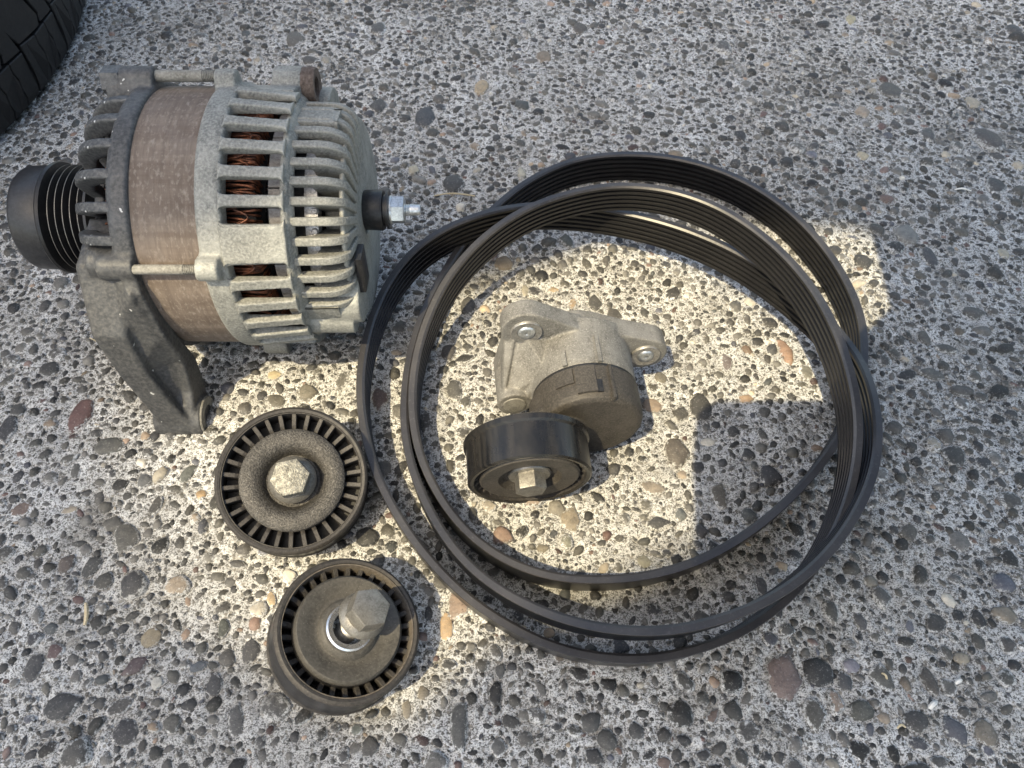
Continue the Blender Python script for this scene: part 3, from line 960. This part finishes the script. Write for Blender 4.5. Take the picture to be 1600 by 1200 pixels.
    b.build('rim_inside', M['pulley_dust'], roller, True, 40)
    b = MB()
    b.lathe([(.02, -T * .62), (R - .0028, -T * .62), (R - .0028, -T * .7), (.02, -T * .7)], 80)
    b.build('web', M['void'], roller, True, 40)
    e = MB()
    prof = [(.0228, -.0042), (R - .0028, -.0018), (R - .0028, -T * .65), (.0228, -T * .65)]
    vs = [(r, -.0008, h) for r, h in prof] + [(r, .0008, h) for r, h in prof]
    m = len(prof)
    e.add(vs, [tuple(range(m)), tuple(reversed(range(m, 2 * m)))] + [(k, k + m, (k + 1) % m + m, (k + 1) % m) for k in range(m)])
    fo = e.build('fin', M['pulley_dust'], roller, False, 0)
    for k in range(1, 32): dup(fo, roller, Matrix.Rotation(2 * PI * k / 32, 4, 'Z'))
    b = MB()
    b.lathe([(.0001, -.0046), (.0132, -.0046), (.0145, -.0030), (.0150, -.0012), (.0226, -.0008), (.0236, -.0018), (.0236, -.005), (.0001, -.012)], 96)
    b.build('dust_cap', M['tens_arm'], roller, True, 40)
    bolt = empty('bolt'); bolt.parent = roller
    bolt.matrix_local = Matrix.Translation((.0, -.0005, -.0046))
    # (thing > part > sub-part: the bolt's pieces are one mesh of head and washer face)
    bpy.data.objects.remove(bolt)
    b = MB()
    b.lathe([(.0001, -.0047), (.0098, -.0047), (.0102, -.0036), (.0096, -.0026), (.0001, -.0026)], 48)
    b.prism(hexpoly(.0128), -.003, .0052, bev=.0008)
    b.build('bolt', M['dustysteel'], roller, True, 25)
make_tensioner()

# ------------------------------------------------------------------ alternator
AX, AY, AZ = -.13, .2987, .0725
DC = Vector((0, -.736, .677))           # angle 0: the side turned to the camera
DU = Vector((0, .677, .736))            # angle 90: away and up
alt = empty('alternator', (AX, AY, 0))
tag(alt, 'used car alternator with finned aluminium housings and black grooved pulley', 'alternator')
# local frame: Z along the shaft (towards +X, the rear), X = angle 0, Y = angle 90
FRAME = Matrix.Translation((-AX, 0, AZ)) @ Matrix(((0, 0, 1, 0), (DC.y, DU.y, 0, 0), (DC.z, DU.z, 0, 0), (0, 0, 0, 1)))
def RZ(deg): return Matrix.Rotation(math.radians(deg), 4, 'Z')

def rad_poly_plate(prof, w, bev=0.0007):
    """plate in the (shaft, radius) plane, w thick, edges chamfered; prof of (shaft x, r)"""
    n = len(prof)
    cx = sum(p[0] for p in prof) / n; cr = sum(p[1] for p in prof) / n
    b = MB()
    b.prism([(p[0], p[1]) for p in prof], -w / 2, w / 2, bev=bev, bev0=bev)
    # prism axes: (shaft, radius, thickness) -> local (radius, thickness, shaft)
    b.v = [(v[1], v[2], v[0]) for v in b.v]
    return b

def slot_bar(x0, x1, w, r0, ra, rb, fl=.0022, bev=.0009):
    """bar between two slots with flared, filleted ends; (shaft x, tangent y) outline raised from r0 to ra..rb"""
    h = w / 2
    pts = []
    arc = lambda cx, cy, a0, a1: [(cx + fl * math.cos(a0 + (a1 - a0) * k / 5), cy + fl * math.sin(a0 + (a1 - a0) * k / 5)) for k in range(6)]
    pts += arc(x0 + fl, -h - fl, PI, PI / 2)[0:]
    pts += arc(x1 - fl, -h - fl, PI / 2, 0)
    pts += arc(x1 - fl, h + fl, 0, -PI / 2)
    pts += arc(x0 + fl, h + fl, -PI / 2, -PI)
    b = MB()
    b.prism(pts, 0, 1.0, bev=0)
    out = []
    bm = MB()
    b = MB()
    b.prism(pts, 0, .01, bev=bev)
    top = .01
    for (x, y, z) in b.v:
        t = (x - x0) / (x1 - x0)
        rt = ra + (rb - ra) * t
        out.append((r0 + (rt - r0) * (z / top) if z < top - bev * 1.01 or bev == 0 else rt - (top - z), y, x))
    b.v = out
    return b

# stator
b = MB()
b.lathe([(.0625, -.1700), (.0635, -.1690), (.0636, -.1375), (.0625, -.1330), (.050, -.1330), (.050, -.1700)], 160, M=FRAME)
stator = b.build('stator', M['stator'], alt)
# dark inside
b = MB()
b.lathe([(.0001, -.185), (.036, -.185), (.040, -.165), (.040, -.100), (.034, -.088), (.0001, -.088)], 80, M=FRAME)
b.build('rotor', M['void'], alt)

# end windings: bundles of copper wire
def winding(x0, x1, rout, seed):
    r = random.Random(seed)
    b = MB()
    for k in range(46):
        a0 = 360 * k / 46
        if not (-95 < ((a0 + 180) % 360) - 180 < 105): continue
        for j in range(6):
            a = a0 + (j - 2.5) * 1.15 + r.uniform(-.5, .5)
            lean = r.uniform(-3.5, 3.5)
            rr = rout - r.uniform(0, .003) - (j % 2) * .0012
            pts = []
            for t in range(9):
                s = t / 8
                ang = math.radians(a + lean * s)
                x = x0 + (x1 - x0) * math.sin(s * PI * .5) * r.uniform(.97, 1.03)
                q = rr - .012 * max(0, s - .72) ** 2 / .078 + .0012 * math.sin(s * PI)
                pts.append(FRAME @ Vector((q * math.cos(ang), q * math.sin(ang), x)))
            b.tube(pts, .00062, 6)
        # crossing loop
        if r.random() < .5:
            pts = []
            for t in range(9):
                s = t / 8
                ang = math.radians(a0 - 4 + 9 * s)
                x = x0 + (x1 - x0) * (.35 + .5 * math.sin(s * PI))
                q = rout + .0016
                pts.append(FRAME @ Vector((q * math.cos(ang), q * math.sin(ang), x)))
            b.tube(pts, .0006, 6)
    return b
winding(-.1330, -.1145, .0545, 3).build('copper_winding', M['copper'], alt, True, 0)
winding(-.1690, -.1830, .0520, 5).build('copper_winding', M['copper'], alt, True, 0)
b = MB()
b.lathe([(.049, -.134), (.049, -.116), (.044, -.113), (.044, -.134)], 90, M=FRAME)
b.lathe([(.047, -.168), (.047, -.182), (.043, -.184), (.043, -.168)], 90, M=FRAME)
b.build('winding_core', M['void'], alt)

# rectifier blocks seen through the first row of slots
e = MB()
e.prism([(-.0032, -.0040), (.0032, -.0040), (.0032, .0040), (-.0032, .0040)], 0, .006, bev=.0006)
e.v = [(v[2] + .047, v[1], v[0] - .1060) for v in e.v]
blk = e.mesh('diode_block'); blk.materials.append(M['greyblock'])
for k in range(19):
    o = link('diode_block', blk, None, alt, False, FRAME @ RZ(-84 + 9.4 * k))

# ---- rear housing
rear = empty('rear_housing'); rear.parent = alt
b = MB()
b.lathe([(.0565, -.1385), (.0640, -.1378), (.0655, -.1362), (.0655, -.1285), (.0648, -.1262), (.0565, -.1262)], 160, M=FRAME)       # ring at the stator
b.lathe([(.0535, -.1025), (.0585, -.1025), (.0598, -.1010), (.0585, -.0990), (.0562, -.0982), (.0556, -.0970), (.0525, -.0970)], 160, M=FRAME)   # ring between the slot rows
b.lathe([(.0250, -.0875), (.0375, -.0875), (.0375, -.0770), (.0360, -.0760), (.0250, -.0750), (.020, -.0770)], 120, M=FRAME)    # floor under the fins
b.lathe([(.0080, -.0780), (.0485, -.0785), (.0495, -.0775), (.0495, -.0760), (.0080, -.0745)], 120, M=FRAME)                     # rear plate
def boss(ang, r0, r1, x0, x1, w, mb):
    """block on the rim: from r0 out to a rounded end at r1"""
    pts = []
    a = math.radians(ang)
    for x in (x0, x1):
        for k in range(9):
            t = -PI / 2 + PI * k / 8
            rr = r1 - w / 2 + w / 2 * math.cos(t); y = w / 2 * math.sin(t)
            pts.append((rr, y, x))
        pts += [(r0, w * .62, x), (r0, -w * .62, x)]
    R3 = RZ(ang)
    mb.hull([FRAME @ (R3 @ Vector(p)) for p in pts])
for a in (-19, 71, 161, 251):
    boss(a, .056, .0722, -.1385, -.1285, .0110, b)
boss(84, .050, .0728, -.1150, -.1010, .0190, b)           # upper mounting ear
boss(100, .045, .0660, -.1250, -.0900, .0300, b)
boss(-66, .040, .0610, -.1010, -.0780, .0170, b)          # lower ear
boss(-58, .040, .0575, -.0900, -.0735, .0260, b)
boss(251, .050, .0790, -.1385, -.1250, .0140, b)
for a0, a1, r1 in ((-100, -80, .0645), (66, 100, .0640)):   # closed skirt pieces
    pts = []
    for a in np.linspace(a0, a1, 9):
        for rr in (.056, r1):
            for x in (-.128, -.1015):
                q = math.radians(a); pts.append(FRAME @ Vector((rr * math.cos(q), rr * math.sin(q), x)))
    b.hull(pts)
b.cast('casting', M['alu'], rear, .00085, 4)
# bars between the first row of slots
PITCH1 = 11.35
slots = [1.2 + PITCH1 * k for k in range(-7, 7)]
bar = None
for k in range(-8, 8):
    ang = 1.2 + PITCH1 * (k + .5)
    if ang > 72 or ang < -82: continue
    mt = FRAME @ RZ(ang)
    if bar is None:
        sb = slot_bar(-.1272, -.0995, .0052, .0600, .0660, .0630, .0026, 0)
        bar = sb.cast('slot_bar', M['alu'], rear, .00055, 3, mt)
    else: dup(bar, rear, mt)
# the wide closed place beside the lower through bolt
sb = slot_bar(-.1275, -.0993, .0165, .0600, .0662, .0636, .0026, 0)
sb.cast('slot_bar', M['alu'], rear, .00055, 3, FRAME @ RZ(1.2 - PITCH1))
# cooling fins, curved over onto the rear face
fp = [(-.1000, .0520), (-.1000, .0562), (-.0985, .0572), (-.0865, .0568)]
for k in range(1, 9):
    t = PI / 2 * k / 8
    fp.append((-.0865 + .0125 * math.sin(t), .0473 + .0095 * math.cos(t)))
fp += [(-.0735, .0300), (-.0790, .0280), (-.0850, .0320), (-.0885, .0360), (-.0895, .0520)]
fin = None
for k in range(-7, 9):
    ang = -1.4 + 9.2 * k
    mt = FRAME @ RZ(ang)
    if fin is None: fin = rad_poly_plate(fp[::-1], .0040, 0).cast('cooling_fin', M['alu'], rear, .00055, 3, mt)
    else: dup(fin, rear, mt)
# wide filled places in the fin ring
sb = slot_bar(-.0990, -.0800, .012, .045, .0566, .0560, .001)
sb.build('fin_web', M['alu'], rear, True, 40, FRAME @ RZ(56))
sb = slot_bar(-.0990, -.0830, .010, .045, .0575, .0570, .001)
sb.build('fin_web', M['alu'], rear, True, 40, FRAME @ RZ(-52))
# heat sink posts behind the second row of slots
e = MB()
for k in range(30):
    a = math.radians(-80 + 5.6 * k)
    h = rnd.uniform(.0462, .0490)
    e.lathe([(.0001, 0), (.0016, 0), (.0018, h - .040 - .001), (.0012, h - .040), (.0001, h - .040)], 8,
            M=FRAME @ Matrix.Translation((.040 * math.cos(a), .040 * math.sin(a), -.0905 + rnd.uniform(-.001, .001))) @ Matrix.Rotation(a, 4, 'Z') @ Matrix.Rotation(PI / 2, 4, 'Y'))
e.lathe([(.040, -.0945), (.0470, -.0945), (.0475, -.0930), (.0472, -.0885), (.040, -.0885)], 100, M=FRAME)
e.build('heat_sink', M['silver'], rear, True, 40)
# steel bush in the upper ear
e = MB()
ear = FRAME @ RZ(84) @ Matrix.Translation((.0632, 0, -.1010))
e.lathe([(.0048, -.004), (.0092, -.004), (.0092, .0052), (.0086, .0060), (.0048, .0056)], 40)
e.build('bush', M['rust'], rear, True, 40, ear)
# black cover piece low on the rear face
e = MB()
e.prism([(-.006, -.010), (.006, -.010), (.006, .010), (-.006, .010)], 0, .003, bev=.0006)
e.build('rear_cover', M['black'], rear, True, 30, FRAME @ RZ(-36) @ Matrix.Translation((.0400, 0, -.0735)))

# ---- charging stud
stud = empty('charging_stud'); stud.parent = alt
SF = FRAME @ Matrix.Translation((.004, .004, 0))
SN = SF @ Matrix.Translation((0, 0, -.0070))
e = MB()
e.lathe([(.0001, -.0755), (.0094, -.0755), (.0100, -.0740), (.0103, -.0660), (.0098, -.0650), (.0078, -.0648), (.0078, -.0635), (.0096, -.0633), (.0096, -.0622), (.0001, -.0620)], 48, M=SF)
e.build('insulator', M['black'], stud)
e = MB()
e.lathe([(.0001, -.0552), (.0072, -.0552), (.0074, -.0545), (.0072, -.0538), (.0001, -.0538)], 40, M=SN)
e.prism([(p[0], p[1]) for p in ngon(6, .0071, .2)], -.0540, -.0475, bev=.0008, M=SN)
e.build('hex_nut', M['zinc'], stud, True, 25)
e = MB()
pr = [(.0001, -.0480)]
for k in range(6): pr += [(.0030, -.0478 + .0009 * k), (.0027, -.0478 + .0009 * k + .00045)]
pr += [(.0026, -.0424), (.0022, -.0418), (.0001, -.0418)]
pr = [(a_, x_ - .0015 if x_ < -.0430 else x_ + .0022) for a_, x_ in pr]
e.lathe(pr, 28, M=SN)
e.build('threaded_end', M['zinc'], stud, True, 30)

# ---- front housing
front = empty('front_housing'); front.parent = alt
b = MB()
b.lathe([(.0560, -.1665), (.0648, -.1660), (.0656, -.1672), (.0656, -.1735), (.0640, -.1762), (.0560, -.1762)], 160, M=FRAME)
b.lathe([(.0120, -.1975), (.0330, -.1970), (.0400, -.1935), (.0400, -.1890), (.0120, -.1880)], 100, M=FRAME)
for a in (-19, 71, 161, 251):
    boss(a, .056, .0735 if a != -19 else .0700, -.1830, -.1665, .0125, b)
    boss(a, .030, .0700 if a != -19 else .0660, -.1890, -.1720, .0150, b)
# closed lower side running into the long mounting foot
def ringwall(a0, a1, prof):
    n = 7
    for i in range(n):
        pts = []
        for a in (a0 + (a1 - a0) * i / n, a0 + (a1 - a0) * (i + 1.15) / n):
            q = math.radians(a)
            for (r, x) in prof: pts.append(FRAME @ Vector((r * math.cos(q), r * math.sin(q), x)))
        b.hull(pts)
ringwall(-16, -34, [(.0600, -.170), (.0640, -.172), (.0625, -.186), (.056, -.193), (.045, -.194), (.045, -.186)])
ringwall(-34, -110, [(.0560, -.170), (.0650, -.170), (.0630, -.186), (.057, -.194), (.040, -.195), (.040, -.186)])
def fp3(ang, r, x):
    q = math.radians(ang)
    return FRAME @ Vector((r * math.cos(q), r * math.sin(q), x))
def arm_seg(c0, c1):
    pts = []
    for (a, r, x, hx, hc) in (c0, c1):
        c = fp3(a, r, x)
        for sx in (-1, 1):
            for s2 in (-1, 1):
                pts.append(c + Vector((sx * hx, 0, 0)) + DC * (s2 * hc))
                pts.append(c + Vector((sx * hx * .8, 0, 0)) + DC * (s2 * hc * 1.14))
    b.hull(pts)
path = [(0, .040, -.1845, .0090, .006), (-24, .052, -.1850, .0110, .010), (-52, .068, -.1865, .0084, .0105), (-70, .080, -.1845, .0074, .0100), (-81, .0945, -.1800, .0074, .0095), (-86, .1060, -.1755, .0088, .0090)]
for i in range(len(path) - 1): arm_seg(path[i], path[i + 1])
# web hugging the stator
web = [(-20, .064, -.170, .0030, .003), (-30, .066, -.169, .0035, .004), (-55, .0675, -.1675, .0035, .006), (-75, .073, -.1675, .0030, .007), (-84, .088, -.1680, .0030, .008), (-86, .104, -.1685, .0035, .009)]
for i in range(len(web) - 1): arm_seg(web[i], web[i + 1])
for i in range(1, len(path) - 1):                          # floor joining flange and web
    pts = []
    for c in (path[i], path[i + 1], web[i], web[i + 1]):
        o_ = fp3(c[0], c[1], c[2])
        pts += [o_ + DC * .0072, o_ - DC * .004]
    b.hull(pts)
tip = fp3(-86.5, .1035, -.1755)
b.lathe([(.0001, -.0125), (.0112, -.0125), (.0115, 0), (.0112, .0125), (.0001, .0125)], 40, M=Matrix.Translation(tip) @ Matrix.Rotation(PI / 2, 4, 'Y'))
b.cast('casting', M['alu_foot'], front, .0009, 5)
e = MB()                                                   # bright face and hole at the end of the foot
e.lathe([(.0058, .0), (.0100, .0), (.0106, -.0008), (.0106, -.003), (.0058, -.003)], 40)
fc = e.build('foot_bush', M['zinc'], front, True, 40, Matrix.Translation(tip + Vector((.0131, 0, 0))) @ Matrix.Rotation(PI / 2, 4, 'Y'))
fc.data.materials[0] = M['alu_dirty']
e = MB()
e.lathe([(.0001, -.0008), (.0060, -.0008), (.0060, -.002), (.0001, -.002)], 30)
e.build('foot_hole', M['void'], front, True, 40, Matrix.Translation(tip + Vector((.0131, 0, 0))) @ Matrix.Rotation(PI / 2, 4, 'Y'))  # black disc stands in for the shaded depth of the hole
# ribs curling over the shoulder between the front slots
rp = [(-.1735, .0560), (-.1735, .0652), (-.1800, .0650)]
for k in range(1, 8):
    t = PI / 2 * k / 7
    rp.append((-.1800 - .0150 * math.sin(t), .0500 + .0148 * math.cos(t)))
rp += [(-.1955, .0420), (-.1950, .0330), (-.1890, .0330), (-.1885, .0480), (-.1855, .0540), (-.1800, .0570)]
rib = None
for k in range(-1, 7):
    ang = 4.4 + 12.9 * k
    mt = FRAME @ RZ(ang)
    if rib is None: rib = rad_poly_plate(rp, .0047, 0).cast('rib', M['alu_dark'], front, .0006, 5, mt)
    else: dup(rib, front, mt)

# ---- through bolts
def thru(ang, r, x0, x1, rad, mat, nm='through_bolt'):
    e = MB()
    q = math.radians(ang)
    mt = FRAME @ Matrix.Translation((r * math.cos(q), r * math.sin(q), 0))
    pr = [(.0001, x0), (rad, x0)]
    xs = x1 - .010
    pr += [(rad, xs)]
    k = xs
    while k < x1 - .0005:
        pr += [(rad * 1.02, k + .0003), (rad * .86, k + .0006)]; k += .0008
    pr += [(rad, x1), (.0001, x1)]
    e.lathe(pr, 28, M=mt)
    return e.build(nm, M[mat], alt, True, 30)
thru(71, .0690, -.168, -.135, .0027, 'alu_dirty')
thru(-19, .0672, -.168, -.135, .0022, 'alu_dirty')
thru(251, .0690, -.168, -.135, .0030, 'alu')
e = MB()
e.prism(ngon(6, .0072, .2), -.1905, -.1820, bev=.0008, M=FRAME @ RZ(71) @ Matrix.Translation((.0665, 0, 0)))
e.build('through_bolt_head', M['alu_dark'], alt, True, 25)

# ---- grooved pulley
pul = empty('grooved_pulley'); pul.parent = alt
b = MB()
b.lathe([(.0001, -.2450), (.0225, -.2450), (.0250, -.2442), (.0260, -.2425), (.0264, -.2320), (.0262, -.2298), (.0001, -.2295)], 110, M=FRAME)
b.build('end_cap', M['black'], pul, True, 30)
pr = [(.0150, -.2296), (.0276, -.2296), (.0282, -.2288), (.0278, -.2274), (.0262, -.2269)]
x = -.2269
lines = []
for k in range(5):
    pr += [(.0232, x + .0008), (.0232, x + .0014), (.0262, x + .0029), (.0264, x + .0033)]
    lines.append(x + .0031)
    x += .0036
pr += [(.0245, x + .001), (.0268, x + .0022), (.0270, x + .0036), (.0150, x + .0040)]
b = MB(); b.lathe(pr, 120, M=FRAME)
b.build('grooves', M['pulley_side'], pul, True, 25)
for xx in lines:
    e = MB(); e.lathe([(.0262, xx - .00020), (.02652, xx - .00014), (.02652, xx + .00014), (.0262, xx + .0002)], 110, M=FRAME)
    e.build('worn_ridge', M['dustysteel'], pul, True, 30)
b = MB(); b.lathe([(.0001, -.207), (.0140, -.207), (.0140, -.190), (.0001, -.190)], 50, M=FRAME)
b.build('shaft', M['dustysteel'], pul, True, 30)

# ------------------------------------------------------------------ tyre lying at the upper left
TC, TR = Vector((-.6855, .5500, 0)), .343
tyre = empty('tyre', tuple(TC))
tag(tyre, 'black rubber tyre lying flat at the edge of the concrete, upper left', 'tyre')
b = MB()
b.lathe([(.205, .012), (.225, .004), (.285, .001), (.318, .004), (.331, .012), (.336, .025), (.337, .060), (.337, .165), (.334, .195), (.318, .212), (.285, .216), (.225, .212), (.205, .2), (.212, .11)], 180)
b.build('carcass', M['tyre'], tyre)
def tread_piece(poly):
    """outline (arc length s, height z) raised off the carcass and bent round the tyre"""
    b = MB()
    fine = []
    for i in range(len(poly)):
        p, q = poly[i], poly[(i + 1) % len(poly)]
        n = max(1, int(math.hypot(q[0] - p[0], q[1] - p[1]) / .006))
        fine += [(p[0] + (q[0] - p[0]) * k / n, p[1] + (q[1] - p[1]) * k / n) for k in range(n)]
    n = len(fine)
    vs = []
    for lay, ins in ((0, 0), (1, 0), (2, 1)):
        for (s, z) in fine:
            sh = .006 * max(0, (.020 - z) / .020) ** 1.6 + .006 * max(0, (z - .196) / .020) ** 1.6
            r = (.330, TR - .0006, TR)[lay] - sh
            vs.append((r * math.cos(s / TR), r * math.sin(s / TR), z))
    fs = []
    for l in range(2):
        for i in range(n):
            j = (i + 1) % n
            fs.append((l * n + i, l * n + j, (l + 1) * n + j, (l + 1) * n + i))
    fs.append(tuple(2 * n + i for i in range(n)))
    b.add(vs, fs)
    return b
def zig(z0, z1, s, amp, n=5):
    return [(s + amp * (1 if k % 2 else -1) * (0 if k in (0, n) else 1), z0 + (z1 - z0) * k / n) for k in range(n + 1)]
NB = 40
step = 2 * PI / NB * TR
sp = step - .0020
l1 = zig(.004, .038, sp * .36, .0008); l2 = zig(.004, .038, sp * .68, .0009)
pieces = [
    [(0, .004)] + l1 + [(0, .041)],
    [(p[0] + .0006, p[1]) for p in l1][::1] + [(p[0] - .0, p[1]) for p in l2][::-1],
    [(p[0] + .0006, p[1]) for p in l2] + [(sp, .037), (sp, .004)],
    [(-.0005, .0420), (sp * .55, .0395), (sp * .62, .046), (sp * .50, .060), (sp * .60, .078), (-.010, .084), (-.010, .06)],
    [(sp * .66, .0455), (sp * .62, .0402), (sp * .99, .0385), (sp * .90, .060), (sp * .86, .077), (sp * .645, .0775), (sp * .55, .060)],
    [(0, .092), (sp, .092), (sp * .9, .126), (-.004, .126)],
]
for pc in pieces:
    ob = tread_piece(pc).build('tread_block', M['tyre'], tyre, False, 0)
    bv = ob.modifiers.new('b', 'BEVEL'); bv.width = .0006; bv.segments = 1; bv.limit_method = 'ANGLE'
    for k in range(-6, 7):
        a = Matrix.Rotation(2 * PI * k / NB + .03, 4, 'Z')
        if k == -6: ob.matrix_local = a
        else: dup(ob, tyre, a)

# ------------------------------------------------------------------ bits of straw and chips on the concrete
def straw(px0, py0, px1, py1, bend, rad, label, mat='straw'):
    a, c = P(px0, py0, .0012), P(px1, py1, .0012)
    d = c - a
    side = Vector((-d.y, d.x, 0)).normalized()
    pts = []
    for k in range(9):
        t = k / 8
        pts.append(a + d * t + side * (bend * math.sin(t * PI)) + Vector((0, 0, .0008 * math.sin(t * PI * 1.3))))
    base = pts[0].copy(); base.z = 0
    b = MB(); b.tube([p - base for p in pts], [rad * (.5 + .5 * math.sin(PI * (.15 + .7 * k / 8))) for k in range(9)], 6)
    o = b.build('straw' if mat == 'straw' else 'chip', M[mat])
    o.location = base
    tag(o, label, 'straw' if mat == 'straw' else 'chip')
straw(678, 306, 742, 305, .0012, .0006, 'thin dry straw lying between the charging stud and the belt')
straw(163, 500, 180, 566, -.002, .0005, 'thin dry straw standing up the concrete left of the alternator foot')
straw(140, 528, 176, 556, .001, .0004, 'short dry straw crossing another left of the alternator foot')
straw(134, 943, 131, 976, .001, .0010, 'short thick piece of straw far left of the lower pulley')
straw(1378, 1052, 1387, 1062, .0003, .0005, 'tiny pale straw on a grey pebble at the lower right')
straw(1452, 1107, 1463, 1097, .0003, .0011, 'white chip between dark pebbles at the lower right', 'lint')
straw(1493, 1068, 1503, 1062, .0002, .0009, 'small white chip beside an oval pebble near the right edge', 'lint')
straw(1492, 296, 1518, 297, .0003, .0006, 'slim white sliver on the concrete at the upper right', 'lint')
straw(1083, 616, 1094, 612, .0002, .0006, 'pale sliver on sunlit concrete right of the tensioner', 'lint')
straw(1402, 1138, 1416, 1136, .001, .0005, 'curled pale fibre near the lower right corner')
